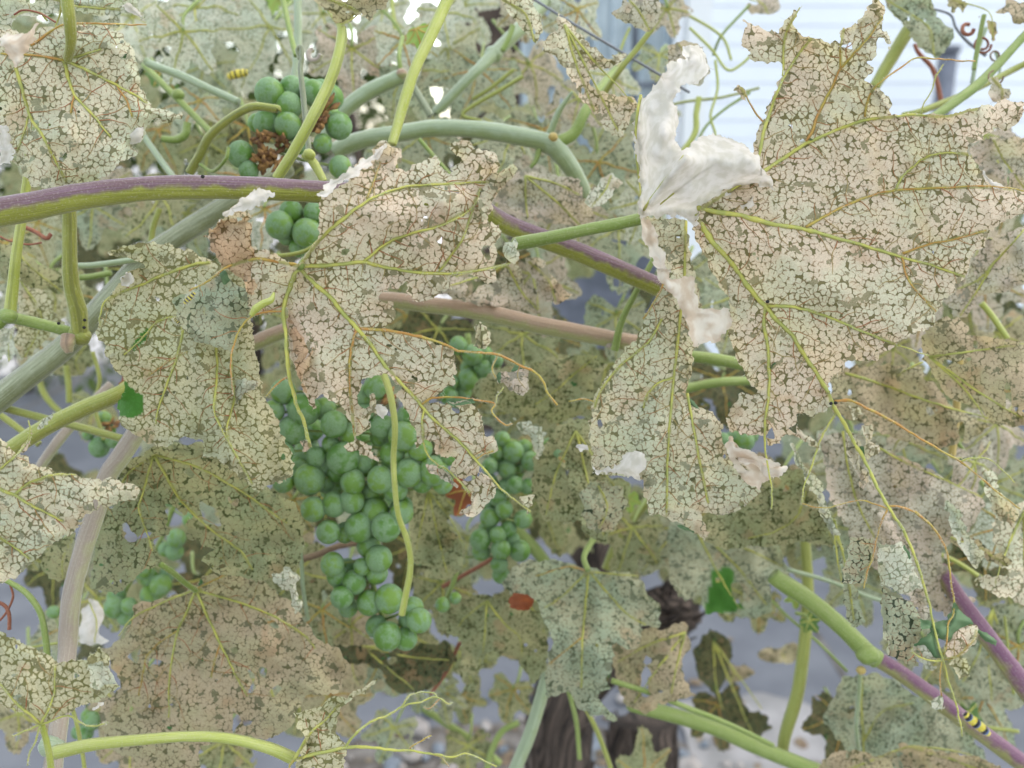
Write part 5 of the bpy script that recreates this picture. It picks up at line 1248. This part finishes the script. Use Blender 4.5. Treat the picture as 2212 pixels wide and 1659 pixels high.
cane("bent yellow-green petiole crossing in front of the top grape bunch", [(690,-15,.40),(715,30,.40),(738,62,.395),(731,119,.39),(708,187,.388),(674,255,.386),(633,330,.388),(598,385,.392)], (8,10,24,24,25,24,22), 'yellow', cat="petiole", name="leaf_stalk")
cane("slim green stem dropping from the top edge, left of the twin pair", [(610,-15,.50),(612,0,.50),(630,85,.49),(640,120,.485)], 12, 'green', name="vine_shoot", cat="shoot")
cane("slim green stem of the twin pair, behind the fuzzy white tendril", [(643,-15,.52),(643,100,.51),(633,205,.50)], 17, 'sage', name="vine_shoot", cat="shoot")
cane("fuzzy white tendril with a hooked tip in front of the top grapes", [(646,128,.41),(642,108,.41),(650,102,.41),(652,125,.41),(649,150,.41),(656,217,.41),(663,289,.41),(666,323,.41),(660,337,.41)], (6,10,12,12,12), fibre if False else 'grey', name="tendril", cat="tendril")
cane("short yellow knuckled stem below the fuzzy tendril", [(656,333,.405),(672,345,.405),(684,362,.405),(700,392,.405)], (16,20,16), 'yellow', nodes_=[(668,334,.403,26,'yellow')], name="vine_shoot", cat="shoot")
cane("fuzzy green tendril looping left from the top grapes", [(600,237,.44),(595,235,.44),(544,231,.44),(493,259,.445),(452,296,.45),(432,335,.455),(410,372,.46)], (16,18,18,20,20), 'olive', name="tendril", cat="tendril", twigs=[([(432,355,.455),(460,370,.45),(487,345,.44),(494,318,.44)], 8, 'green')])
cane("green stem slanting right behind the corner leaf towards the grapes", [(315,130,.50),(326,139,.50),(391,163,.495),(442,187,.49),(515,220,.485)], (16,18,16), 'sage', name="vine_shoot", cat="shoot")
cane("darker green stem just below the slanting one, upper left", [(310,140,.52),(374,204,.51),(425,255,.505),(455,285,.50)], 14, 'green', name="vine_shoot", cat="shoot", nodes_=[(385,205,.508,26,'green')])
cane("thin pale stem dropping to the purple cane, left of the looping tendril", [(308,290,.50),(350,350,.49),(380,390,.48)], 13, 'sage', name="vine_shoot", cat="shoot")
cane("curled green stub behind the corner leaf's ragged edge", [(350,300,.50),(380,302,.50),(400,290,.50),(405,265,.50)], (14,18,16), 'green', name="vine_shoot", cat="shoot")
cane("stout vertical petiole below the purple cane, left side", [(148,440,.385),(150,469,.385),(151,564,.39),(155,620,.395),(168,670,.40),(174,722,.405)], (26,30,32,34,38,34), 'olive', cat="petiole", name="leaf_stalk", nodes_=[(172,725,.405,46,'olive')])
cane("leftmost vertical petiole, pinkish at its knuckled foot", [(62,360,.39),(57,400,.388),(44,493,.386),(34,561,.386),(29,610,.388),(22,672,.39)], (16,20,22,26), 'yellow', cat="petiole", name="leaf_stalk", nodes_=[(18,682,.389,36,'green')])
cane("short green cane joining the two left petioles", [(-30,718,.40),(-5,700,.40),(20,686,.40),(95,702,.402),(146,716,.405),(175,724,.408)], (24,26,24,24), 'green')
cane("pinkish-brown knuckle stub under the stout left petiole", [(150,728,.402),(146,745,.400),(150,762,.40)], (34,30,14), 'pinktop', name="vine_bud", cat="bud")
cane("olive-brown cane slanting up from the left edge to the golden leaf", [(-30,1010,.43),(-10,985,.43),(20,972,.43),(102,921,.43),(187,880,.43),(252,853,.43),(330,810,.44)], (40,36,36,34), 'olive')
cane("thin mauve cane behind the olive-brown one, left", [(60,1050,.50),(120,960,.50),(180,890,.51),(240,830,.52)], (20,22,18), 'pinkgrey', name="vine_shoot", cat="shoot")
cane("slim brown-green stem from the left edge to the pale cane end", [(-15,875,.46),(85,901,.46),(136,914,.455),(204,931,.45),(265,948,.445)], 17, 'olive', name="vine_shoot", cat="shoot")
cane("second slim green stem low at the left edge", [(-15,885,.50),(40,925,.50),(85,960,.50)], 14, 'olive', name="vine_shoot", cat="shoot")
cane("thick pale pink-grey cane descending from the golden leaf to the bottom left", [(300,925,.41),(290,942,.41),(259,989,.41),(231,1030,.41),(204,1112,.41),(177,1197,.41),(153,1299,.41),(146,1400,.41),(136,1503,.40),(122,1600,.39),(110,1700,.385)], (42,42,40,40,38,38,40), 'pinkgrey', nodes_=[(112,1612,.388,52,'sage')])
cane("curved green petiole right of the left edge, lower", [(5,1250,.42),(14,1254,.42),(58,1282,.42),(88,1326,.42),(99,1384,.42),(102,1420,.42)], (10,13,14), 'green', cat="petiole", name="leaf_stalk")
cane("pink-topped cane crossing behind the centre leaf to the right", [(540,745,.47),(620,712,.47),(700,683,.47),(812,648,.465),(935,660,.465),(1037,673,.465),(1139,697,.465),(1241,717,.465),(1343,737,.465),(1430,752,.47)], (34,34,36,38,38,40), 'pinktop', nodes_=[(1318,748,.462,18,'felt' if False else 'pinkgrey')])
cane("bright green cane showing between cream lobe and large leaf", [(1450,760,.47),(1485,768,.47),(1540,775,.47),(1600,786,.475),(1660,800,.48)], 26, 'green')
cane("dim green cane in the dark gap below the bright one", [(1450,850,.55),(1500,835,.55),(1560,825,.55),(1630,822,.56)], 20, 'green', hairs=False)
cane("thin green petiole rising from the pink-topped cane", [(1420,545,.45),(1415,554,.45),(1377,625,.45),(1343,693,.455),(1328,756,.46)], (11,12,14,18), 'green', cat="petiole", name="leaf_stalk")
cane("long yellow-green tendril hanging in front of the grapes", [(826,800,.43),(843,853,.425),(853,921,.425),(850,989,.43),(852,1040,.43),(860,1111,.435),(881,1173,.44),(886,1231,.445),(868,1328,.45)], (16,14,13,12,12,13,15), 'yellow', name="tendril", cat="tendril")
cane("green cane turning violet beyond its node, lower right", [(1670,1242,.50),(1684,1254,.50),(1752,1299,.50),(1820,1356,.50),(1871,1407,.50),(1895,1425,.50)], (36,38,38,40), 'green', nodes_=[(1874,1414,.497,48,'green'), (1860,1448,.495,20,'orange')])
cane("violet cane with yellow-green underside running to the bottom right corner", [(1890,1420,.50),(1939,1450,.50),(2007,1498,.50),(2058,1537,.50),(2143,1600,.50),(2240,1672,.50)], (34,36,38,38), 'purple2')
cane("vivid violet cane on the right edge, lower", [(2030,1225,.49),(2041,1244,.49),(2075,1299,.485),(2126,1367,.48),(2177,1435,.475),(2240,1520,.47)], (30,36,40,44), 'purple2', hairs=False)
cane("vertical dark green stem over the pavement at lower right", [(1739,1160,.62),(1740,1183,.62),(1745,1265,.62),(1742,1350,.62),(1725,1486,.62),(1698,1581,.62),(1690,1625,.62)], (22,24,26,28,24), 'olive', name="vine_shoot", cat="shoot")
cane("broad green cane slanting to the bottom edge, right of the bark", [(1360,1518,.60),(1377,1526,.60),(1463,1547,.60),(1548,1575,.60),(1650,1620,.60),(1800,1680,.60)], (28,32,32,34), 'green')
cane("thin green petiole lying just above the broad green cane", [(1320,1470,.55),(1337,1475,.55),(1400,1495,.56),(1480,1527,.57),(1570,1562,.58),(1670,1610,.59)], (12,12,10), 'green', cat="petiole", name="leaf_stalk")
cane("flat sage cane crossing the dark bark at the bottom", [(1185,1440,.58),(1177,1475,.58),(1150,1571,.58),(1116,1656,.58),(1095,1720,.58)], (26,28,30), 'sage')
cane("slim green stem right of the flat sage cane", [(1228,1490,.62),(1245,1560,.62),(1252,1640,.62)], 10, 'green', name="vine_shoot", cat="shoot")
cane("slim brownish stem in front of the second trunk", [(1250,1500,.60),(1290,1580,.60),(1320,1660,.60)], 11, 'olive', name="vine_shoot", cat="shoot")
cane("dark red twig slanting under the second grape bunch", [(1070,1200,.60),(1058,1210,.60),(1004,1241,.60),(955,1268,.60)], 9, 'red', name="dry_twig", cat="twig")
cane("dark red twig above the pavement gap, bottom centre", [(995,1390,.58),(990,1394,.58),(966,1448,.58),(930,1500,.58)], 8, 'red', name="dry_twig", cat="twig")
cane("brown twig behind the middle of the grapes", [(620,1215,.56),(680,1200,.56),(731,1180,.56),(790,1170,.57)], 14, 'brown', name="dry_twig", cat="twig")
cane("green stem over the bluish pavement, bottom centre", [(900,1520,.75),(960,1560,.75),(1020,1600,.75),(1080,1650,.75)], 16, 'green', name="vine_shoot", cat="shoot", hairs=False)
cane("curved green stem left of the bark, bottom", [(1120,1560,.72),(1085,1580,.72),(1060,1625,.72),(1050,1680,.72)], 14, 'green', name="vine_shoot", cat="shoot", hairs=False)
cane("olive-green cane behind the second grape bunch", [(1080,1110,.66),(1100,1130,.66),(1150,1180,.66),(1185,1225,.66)], 26, 'green', hairs=False)
cane("green cane leaning left above the star-veined leaf", [(1400,1080,.66),(1360,1130,.66),(1330,1180,.66),(1310,1230,.66)], 22, 'olive', hairs=False)
cane("yellow-green shoot reaching up to the right edge over the siding", [(2230,62,.48),(2212,78,.48),(2126,170,.475),(2075,211,.47),(2024,247,.465),(1990,262,.46)], (16,18,22,20,12), 'green', name="vine_shoot", cat="shoot")
cane("olive shoot below the yellow-green one at the right edge", [(2230,130,.52),(2180,155,.52),(2095,198,.51),(1990,240,.50),(1950,250,.50)], 14, 'olive', name="vine_shoot", cat="shoot")
cane("grey-green straight shoot behind the large leaf's upper lobe", [(1970,55,.55),(1956,75,.55),(1920,135,.55),(1888,190,.55)], (30,28,24), 'olive', name="vine_shoot", cat="shoot", hairs=False)
cane("thin green stem joining the brown shrivelled leaf", [(2126,32,.50),(2120,60,.50),(2108,125,.50),(2104,150,.50)], 10, 'green', name="vine_shoot", cat="shoot")
cane("dark red-brown bowed twig before the blue-grey post", [(1975,95,.60),(1985,115,.60),(2015,150,.60),(2030,205,.60),(2036,250,.60)], (8,10,11), 'red', name="dry_twig", cat="twig", hairs=False)
cane("long slate twig arching across the siding, top right", [(1990,15,.55),(2050,30,.55),(2065,60,.55),(2090,90,.55),(2130,120,.55)], (5,6,8), 'slate', name="dry_twig", cat="twig", hairs=False)
for lb, pts in (("fine pale twig web over the siding above the folded leaf, upper strand", [(1490,60,.6),(1540,110,.6),(1570,150,.6),(1600,140,.6),(1650,90,.6)]),
                ("fine yellow twig over the siding, middle strand", [(1500,330,.6),(1520,280,.6),(1560,240,.6),(1620,200,.6)]),
                ("fine green twig rising left of the large leaf's edge", [(1540,330,.6),(1545,290,.6),(1535,250,.6),(1550,190,.6),(1545,130,.6)]),
                ("fine twig reaching under the shrivelled corner leaf", [(2150,110,.55),(2160,150,.55),(2150,190,.55),(2165,225,.55)]),
                ("thin green stalk behind the coiled ring", [(2130,60,.55),(2112,110,.55),(2100,180,.55)]),
                ("slim olive stem slanting through the gap below the large leaf", [(1980,1180,.55),(2060,1210,.55),(2140,1260,.55),(2215,1290,.55)]),
                ("thin tan stem crossing the lower right leaves", [(1700,1230,.58),(1790,1255,.58),(1880,1290,.58),(1960,1310,.58)]),
                ("slim green shoot under the bottom right mottled leaf", [(1850,1480,.6),(1950,1520,.6),(2060,1560,.6),(2200,1580,.6)]),
                ("thin green stem dropping from the lower right node", [(1858,1450,.52),(1855,1500,.53),(1850,1570,.54),(1858,1640,.55)]),
                ("slim olive stem behind the golden leaf's left side", [(200,760,.55),(215,820,.55),(205,880,.55),(225,950,.55)]),
                ("slim pale stem through the olive holed leaf", [(640,1130,.48),(650,1200,.48),(655,1270,.48),(665,1340,.48)]),
                ("thin green twig low in the left corner", [(-10,1420,.5),(60,1400,.5),(150,1385,.5)]),
                ("green twig forking down from the top edge beside the corner board", [(1455,20,.62),(1500,40,.62),(1560,80,.62),(1580,130,.62)]),
                ("pale green twig crossing the siding left of the large leaf", [(1620,10,.62),(1560,75,.62),(1540,120,.63)]),
                ("yellow-green shoot behind the folded white leaf", [(1510,210,.60),(1504,245,.60),(1500,290,.60),(1460,345,.60)]),
                ("thin green cross twig over the siding", [(1400,240,.64),(1480,220,.64),(1560,210,.64),(1640,190,.64)]),
                ("thin yellow twig behind the grey-pink leaf", [(1360,60,.62),(1345,95,.62),(1330,140,.62)]),
                ("lime shoot slanting below the small pinkish leaf", [(1410,60,.5),(1380,100,.5),(1340,150,.5),(1300,210,.51)]),
                ("long thin olive twig crossing the window from the top", [(1140,-10,.5),(1220,40,.5),(1330,105,.5),(1440,170,.5),(1490,200,.5)]),
                ("slim green stem in the top gap of sky", [(845,-15,.62),(848,20,.62),(855,75,.62)]),
                ("upper thin tan stem pointing at the sage cane", [(1110,150,.57),(1060,190,.57),(1020,215,.57)]),
                ("lower thin tan stem meeting at a kink above the sage cane", [(1130,165,.56),(1080,195,.56),(1000,245,.56),(1040,262,.56)]),
                ("thin stem hanging between the grape bunch and sage cane", [(905,300,.5),(935,335,.5),(975,380,.5)]),
                ("green stem below the purple cane, left third", [(345,450,.5),(330,495,.5),(325,540,.5)]),
                ("green horizontal stem touching the diagonal cane", [(150,575,.46),(210,572,.46),(300,560,.46)]),
                ("olive stem looping behind the vertical petioles", [(-10,545,.5),(60,560,.5),(110,590,.5),(170,600,.5),(240,590,.5)]),
                ("slim stem under the centre leaf junction", [(560,545,.44),(600,552,.44),(650,545,.44),(690,525,.44)]),
                ("short green stem by the right edge of the tan leaf", [(2120,655,.5),(2145,685,.5),(2175,730,.5)]),
                ("yellow twig behind the lower right mottled leaf", [(2170,1330,.55),(2180,1420,.55),(2190,1500,.55)]),
                ("thin green twig under the green cane at lower right", [(1640,1270,.62),(1700,1330,.62),(1770,1390,.62),(1830,1450,.62)]),
                ("green stem rising left of the golden leaf", [(143,790,.6),(148,830,.6),(150,870,.6)]),
                ("bent green stem low behind the left canes", [(80,800,.6),(95,850,.6),(130,890,.6),(170,915,.6)]),
                ("thin stem at the bottom left corner", [(145,1500,.42),(165,1560,.42),(180,1640,.42),(185,1690,.42)])):
    cane(lb, pts, 6 if 'twig' in lb else 9 if 'thin' in lb or 'slim' in lb else 13, 'slate' if 'olive twig' in lb else R.choice(['green', 'yellow', 'olive', 'sage']), name="vine_shoot", cat="shoot", hairs=False)
cane("orange-tan vertical stem behind the leaves at right", [(2074,770,.50),(2072,800,.50),(2068,860,.50),(2062,930,.50),(2056,985,.50)], 16, 'orange', name="vine_shoot", cat="shoot", hairs=False)
for lb, pts, w in (("rust-red dry twig at the lower left edge", [(-5,1300,.42),(12,1310,.42),(20,1330,.42),(20,1360,.42)], 8),
                ("branching rust-red twig above the lower left leaf", [(0,1340,.42),(14,1322,.42),(28,1290,.42),(22,1262,.42)], 5),
                ("dry red-brown tendril under the purple cane at the left", [(40,485,.45),(75,500,.45),(100,515,.45),(110,505,.45)], 9),
                ("thin dark red tendril looping from the left edge", [(-5,508,.44),(20,520,.44),(60,528,.44),(90,524,.44)], 4),
                ("red curving tendril inside the corner leaf", [(30,32,.366),(50,22,.366),(85,28,.366),(120,48,.366)], 4)):
    cane(lb, pts, w, 'red', name="dry_twig", cat="twig", hairs=False)
def coil(label, x, y, d, r, turns, w, mat):
    pts = [(x + math.cos(t) * r * (1 - .06 * t), y + math.sin(t) * r * (1 - .06 * t), d + .0012 * t) for t in np.linspace(0, turns * 6.28, int(turns * 10))]
    cane(label, pts, w, mat, name="tendril", cat="tendril", hairs=False)
coil("coiled brown tendril ring over the siding near the right edge", 2122, 96, .5, 20, 1.3, 5, 'red')
coil("small brown curl hanging under the shrivelled top right leaf", 2150, 120, .5, 13, 1.1, 4, 'brown')
coil("greenish curl left of the coiled brown ring", 2090, 62, .5, 14, .8, 8, 'red')
coil("hooked dry tendril above the right tip of the large leaf", 2150, 165, .46, 18, .7, 4, 'brown')
coil("pale woolly curl beside the fuzzy white tendril", 678, 118, .44, 15, .7, 12, 'pinkgrey')

# ------------------------------------------------------------------ trunks
def trunk(label, pts, wd, arms=()):
    P = smooth_line(pts, .06); w3 = W(P[:, 0], P[:, 1], P[:, 2]); org = w3[0]
    root = thing("old_grapevine", label, "grapevine", org)
    r = [w * .5 * float(np.interp(i / (len(wd) - 1), np.linspace(0, 1, len(P)), P[:, 2])) / FPX for i, w in enumerate(wd)]
    MB().tube(w3, r, 22, .35, 11).build("trunk", BARK, root, org)
    for ap, aw in arms:
        Q = smooth_line(ap, .08); q3 = W(Q[:, 0], Q[:, 1], Q[:, 2])
        MB().tube(q3, [w * .5 * ap[0][2] / FPX for w in aw], 14, .35, 23).build("arm", BARK, root, org)
    mb = MB()                                            # shaggy bark strips
    for k in range(90):
        i = R.randrange(2, len(P) - 3); a = R.uniform(0, 6.28)
        rr = np.interp(i / len(P), np.linspace(0, 1, len(r)), r)
        t = w3[i + 1] - w3[i]; t /= np.linalg.norm(t); n = np.cross(t, (math.cos(a), math.sin(a), .3)); n /= np.linalg.norm(n)
        p = w3[i] + n * rr * 1.02; L = R.uniform(.02, .06)
        mb.tube(np.array([p - t * L * .5, p + n * .002, p + t * L * .5 + n * R.uniform(.002, .006)]), [.0006, .0022, .0008], 4)
    mb.build("bark_strip", BARK, root, org, kind='stuff')
def on_ground(x, y):
    d = CAM_H / (ct + (y - CY) / FPX * st)
    return (x, y, d)
trunk("dark shaggy vine trunk behind the flat sage cane, bottom centre", [(1230,2350,1.0),(1215,1900,.96),(1205,1650,.93),(1215,1520,.92),(1300,1400,.92),(1440,1330,.90),(1490,1290,.88)], (190,150,130,120,130,110,60), arms=[([(1300,1400,.92),(1290,1260,.90),(1270,1150,.90),(1330,1080,.92)], (100, 80, 60))])
trunk("second dark trunk stump right of the sage cane, at the bottom edge", [(1370,2350,1.05),(1378,1900,1.0),(1385,1700,.98),(1385,1560,.97)], (170,150,140,130))

# ------------------------------------------------------------------ grapes
def ico(sub=3):
    import bmesh
    b = bmesh.new(); bmesh.ops.create_icosphere(b, subdivisions=sub, radius=1)
    me = bpy.data.meshes.new("grape"); b.to_mesh(me); b.free()
    me.polygons.foreach_set("use_smooth", [True] * len(me.polygons)); me.materials.append(GRAPE)
    return me
GM = ico(3)
drym = plain("dried_flower", (.30, .17, .06), (.14, .07, .035), 300, .9)
def bunch(label, berries, depth, axis, dry=()):
    """berries: (x, y, radius px) on the survey grid"""
    top = axis[0]; org = W(top[0], top[1], depth + .012)
    root = thing("grape_bunch", label, "grape bunch", org)
    P = smooth_line([(a[0], a[1], depth + .012) for a in axis], .2); w3 = W(P[:, 0], P[:, 1], P[:, 2])
    MB().tube(w3, [.0020, .0012], 8, .1, 3).build("bunch_stalk", S['green'], root, org)
    placed = []
    for (x, y, r) in sorted(berries, key=lambda b_: -b_[2]):
        rw = r * 1.14 * depth / FPX
        d = depth + R.uniform(-.003, .003)
        for _ in range(30):
            c = W(x, y, d)
            if all(np.linalg.norm(c - q) > (rw + w_) * .74 for q, w_ in placed): break
            d += .0015
        r2 = rw * d / depth
        placed.append((c, r2))
        o = bpy.data.objects.new("grape", GM); COL.objects.link(o); o.parent = root
        o.location = Vector(c - org); o.scale = (r2, r2, r2 * R.uniform(1.0, 1.07))
        o.rotation_euler = (R.uniform(-.4, .4), R.uniform(-.4, .4), R.uniform(0, 6))
        i = int(np.argmin(np.linalg.norm(w3 - c, axis=1)))
        q = w3[i]
        MB().tube(np.array([q, (q + c) / 2 + np.array([0, .001, -.001]), c]), [.0008, .0007], 5).build("berry_stalk", S['green'], root, org)
    for (x, y) in dry:
        mb = MB()
        for k in range(9):
            a = [R.gauss(0, 1) for _ in range(3)]; c = W(x + R.uniform(-9, 9), y + R.uniform(-9, 9), depth - .004); a = np.array(a) * .0022
            mb.tube(np.array([c, c + a, c + a * 1.6 + np.array([0, 0, .001])]), [.0006, .0014, .0004], 5, .3)
        mb.build("dried_blossom", drym, root, org)
    return root
s = .3402
def gl(n, L): return [(p[0], p[1], p[2] * s) for p in T(n, L)]
G1 = gl(5, [(240,850,72),(275,1100,70),(0,1090,55),(75,1150,62),(160,1330,80),(30,1300,95),(265,1165,60),(410,1160,85),(440,1040,66),(265,1435,75),(445,1392,80),(90,1450,70),(210,1525,76),(360,1500,70),(85,1570,70),(235,1625,75),(400,1610,64),(515,1240,72),(600,1380,85),(690,1290,52),(660,1460,60),(530,1450,62),(160,1010,60),(340,1270,70),(150,900,55)])
G1 += gl(4, [(1930,990,92),(1800,880,70),(1860,1120,82),(2120,1085,75),(1965,1435,88),(2060,990,66),(1800,1260,60),(2060,1450,62),(2150,1380,70),(1800,1450,62),(1990,1625,72),(2120,1595,68),(2010,1290,60),(2000,820,60),(1740,1000,60),(2100,1210,50)])
G1 += gl(7, [(2085,160,68),(2110,365,66),(2145,440,62),(2170,575,64),(2190,170,55)])
G1 += gl(8, [(230,30,80),(130,130,82),(300,130,84),(190,250,66),(255,330,76),(240,420,64),(100,480,66),(30,570,60),(320,585,82),(195,610,72),(470,640,62),(510,722,70),(310,822,80),(425,838,66),(240,760,62),(40,160,56),(50,400,62),(440,720,54),(60,640,56),(400,40,66),(150,380,50),(20,480,55)])
bunch("large bunch of green grapes hanging at the centre left, under the ragged lobe", G1, .475, [(760,740),(755,900),(765,1050),(790,1180),(815,1300),(850,1390)], dry=[(838,860)])
G1b = gl(5, [(350,1330,70),(480,1330,70),(60,1380,70),(330,1420,70),(420,1250,70),(160,1200,70),(150,1560,70),(300,1560,70),(100,1250,60)]) + gl(4, [(1950,1250,70),(1900,1350,60),(2100,1500,60),(2080,1330,60),(1880,960,60),(1990,1120,60)])
bunch("shaded inner bunch just behind the large grape bunch", G1b, .515, [(760,760),(770,900),(780,1060)])
bunch("small bunch of grapes right of the centre leaf's lower lobe", gl(5, [(760,585,52),(850,645,60),(830,730,52),(920,725,55),(820,800,60),(700,905,52),(1000,680,40),(790,880,50),(880,790,46),(740,930,46),(930,640,44),(720,820,40)]), .56, [(1010,720),(1012,780),(995,860)])
bunch("grape bunch at the centre behind the tip of the ragged lobe", gl(5, [(1110,1260,60),(1220,1320,56),(1070,1370,56),(1010,1330,50),(1350,1240,62),(1010,1550,50),(950,1450,52),(1050,1625,50),(960,1620,50),(1000,1260,46),(1135,1385,42),(960,1350,46),(1120,1470,50),(1060,1480,48),(1180,1230,44),(1040,1180,44),(1200,1480,44)]) + gl(8, [(1010,180,50),(900,210,60),(1030,270,58),(1150,280,60),(960,70,56),(1170,80,52),(1020,365,50),(1030,432,50),(905,285,52),(510,320,46),(1000,40,50),(1080,140,46),(940,140,46),(1100,210,46)]), .56, [(1110,950),(1100,1060),(1085,1150),(1080,1235)])
bunch("green grape bunch with dried blossoms in the upper left centre", gl(1, [(1710,590,82),(1830,672,78),(1830,800,76),(1700,785,80),(1530,980,74),(1850,560,66),(1990,590,74),(2100,620,72),(2150,800,76),(2100,740,56),(2160,1060,64),(2050,910,52),(1580,1080,56),(1630,780,50),(1930,560,60),(2040,560,50),(1900,930,46)]), .46, [(640,180),(625,230),(610,280),(600,330)], dry=[(555,300),(575,290),(585,330),(600,345),(562,340),(700,245),(690,265),(610,300),(575,355)])
bunch("grapes below the purple cane beside the centre leaf", gl(1, [(1850,1345,66),(1775,1430,78),(1950,1480,84),(1900,1570,56),(1990,1350,56),(1820,1500,50)]), .46, [(640,440),(638,480),(628,540)])
bunch("few grapes at the left between cane and golden leaf", gl(4, [(660,1050,42),(630,1230,56),(560,1150,32),(720,1190,42),(700,1120,32)]), .56, [(225,890),(222,930),(220,970)], dry=[(236,920)])
bunch("grapes glimpsed through the holes of the olive leaf, lower left", gl(7, [(1120,200,52),(1110,285,50),(1210,80,44),(820,280,44),(900,400,52),(740,570,52),(800,700,48),(1020,500,60),(960,560,60),(1050,270,40),(730,640,60),(820,630,46),(950,450,50),(1060,430,44)]) + gl(4, [(1080,1560,42)]), .58, [(380,1080),(340,1180),(280,1260),(255,1320)])
bunch("dim green grapes seen through a gap in the large right leaf", gl(3, [(800,1500,50),(630,1615,60),(770,1640,70)]) + gl(6, [(720,90,50)]), .5, [(1690,500),(1700,530),(1710,560)])
bunch("dark shaded grapes between the cream lobe and the large leaf's lower tip", gl(6, [(290,1190,46),(420,1190,62),(350,1175,42),(470,1160,40)]), .55, [(1590,930),(1600,950),(1598,970)])
bunch("two tiny green grapes left of the rusty leaf scrap", gl(8, [(660,622,42),(740,580,34)]), .54, [(985,1235),(975,1270),(960,1300)])
bunch("hidden green grapes near the bottom left cane", gl(7, [(590,1360,50),(540,1440,46),(500,1430,40),(560,1330,40),(340,670,36)]), .6, [(190,1530),(185,1560),(175,1590)])

# ------------------------------------------------------------------ caterpillars
yel = plain("larva_yellow", (.62, .50, .05), (.70, .60, .12), 400, .6)
blk = plain("larva_black", (.02, .02, .025), None, 300, .5)
blu = plain("larva_blue", (.10, .16, .32), None, 300, .5)
def larva(label, pts, w, d, pattern="ykbk", hair=True):
    P = smooth_line([(p[0], p[1], d) for p in pts], .05); w3 = W(P[:, 0], P[:, 1], P[:, 2]); org = w3[len(w3) // 2]
    root = thing("caterpillar", label, "caterpillar", org)
    n = len(w3); r0 = w * .5 * d / FPX; seg = 10
    rad = [r0 * (.35 + .65 * math.sin(math.pi * min(1, max(0, (i + 1) / (n + 1)))) ** .45) * (1 + .10 * math.cos(i * 2 * math.pi / 4)) for i in range(n)]
    mb = MB().tube(w3, rad, seg)
    me_o = mb.build("body", [yel, blk, blu], root, org)
    idx = []
    for i in range(n - 1):
        c = pattern[int(i / n * 18) % len(pattern)]
        idx += [{'y': 0, 'k': 1, 'b': 2}[c]] * seg
    idx += [1, 1]
    me_o.data.polygons.foreach_set("material_index", idx[:len(me_o.data.polygons)])
    hb = MB()
    for i in range(n):
        for q in range(5):
            dv = np.array([R.gauss(0, 1), R.gauss(0, 1) - .4, R.gauss(0, 1)]); dv /= np.linalg.norm(dv)
            hb.hair(w3[i] + dv * rad[i] * .9, dv * R.uniform(.0008, .002), .00008)
    hb.build("bristle", fibre, me_o, org, kind='stuff')
    return root
larva("yellow and black banded caterpillar on the golden leaf", [(398,655),(405,648),(413,640),(421,632)], 11, .345, "yykk")
larva("half hidden banded caterpillar tip below the first one", [(376,688),(382,693),(389,700)], 8, .352, "yykk")
larva("blurred orange-yellow caterpillar behind the top grapes", [(492,166),(505,162),(522,158),(536,156)], 18, .55, "yyyk")
larva("yellow, black and blue caterpillar crawling on the violet cane at the bottom right", [(2085,1543),(2100,1556),(2118,1570),(2136,1586)], 20, .475, "ykkbyy")
for k, (x, y, d) in enumerate([(249,380,.35),(248,1410 * .3402 + 0,.35)][:0]): pass
# the pale lime curled remnant on the centre leaf
cane("soft lime-yellow curled shred lying on the centre leaf junction", [(542,682,.345),(552,668,.345),(568,656,.345),(585,648,.345),(592,632,.346)], (10,18,16,14,5), 'yellow', name="leaf_shred", cat="leaf shred", hairs=False)
# droppings
frass = plain("black_frass", (.02, .018, .015), None, 300, .7)
for x, y, d, lb in ((1795,872,.355,"black dropping left of the fork on the large leaf's vein"), (1805,871,.355,"black dropping at the fork on the large leaf's vein"), (1658,652,.358,"black dropping at the large leaf's main vein junction"), (438,382,.345,"tiny black speck standing on the purple cane"), (183,692,.395,"upper black dropping near the left node"), (182,708,.395,"lower black dropping near the left node"), (127,699,.395,"black dropping on the short green cane")):
    c = W(x, y, d); t_ = thing("dropping", lb, "dropping", c)
    MB().tube(np.array([(-.0007, 0, 0), (-.0003, 0, .0001), (.0003, 0, .0001), (.0007, 0, 0)]), [.0003, .0006, .0006, .0003], 8, .2).build("dropping_body", frass, t_)
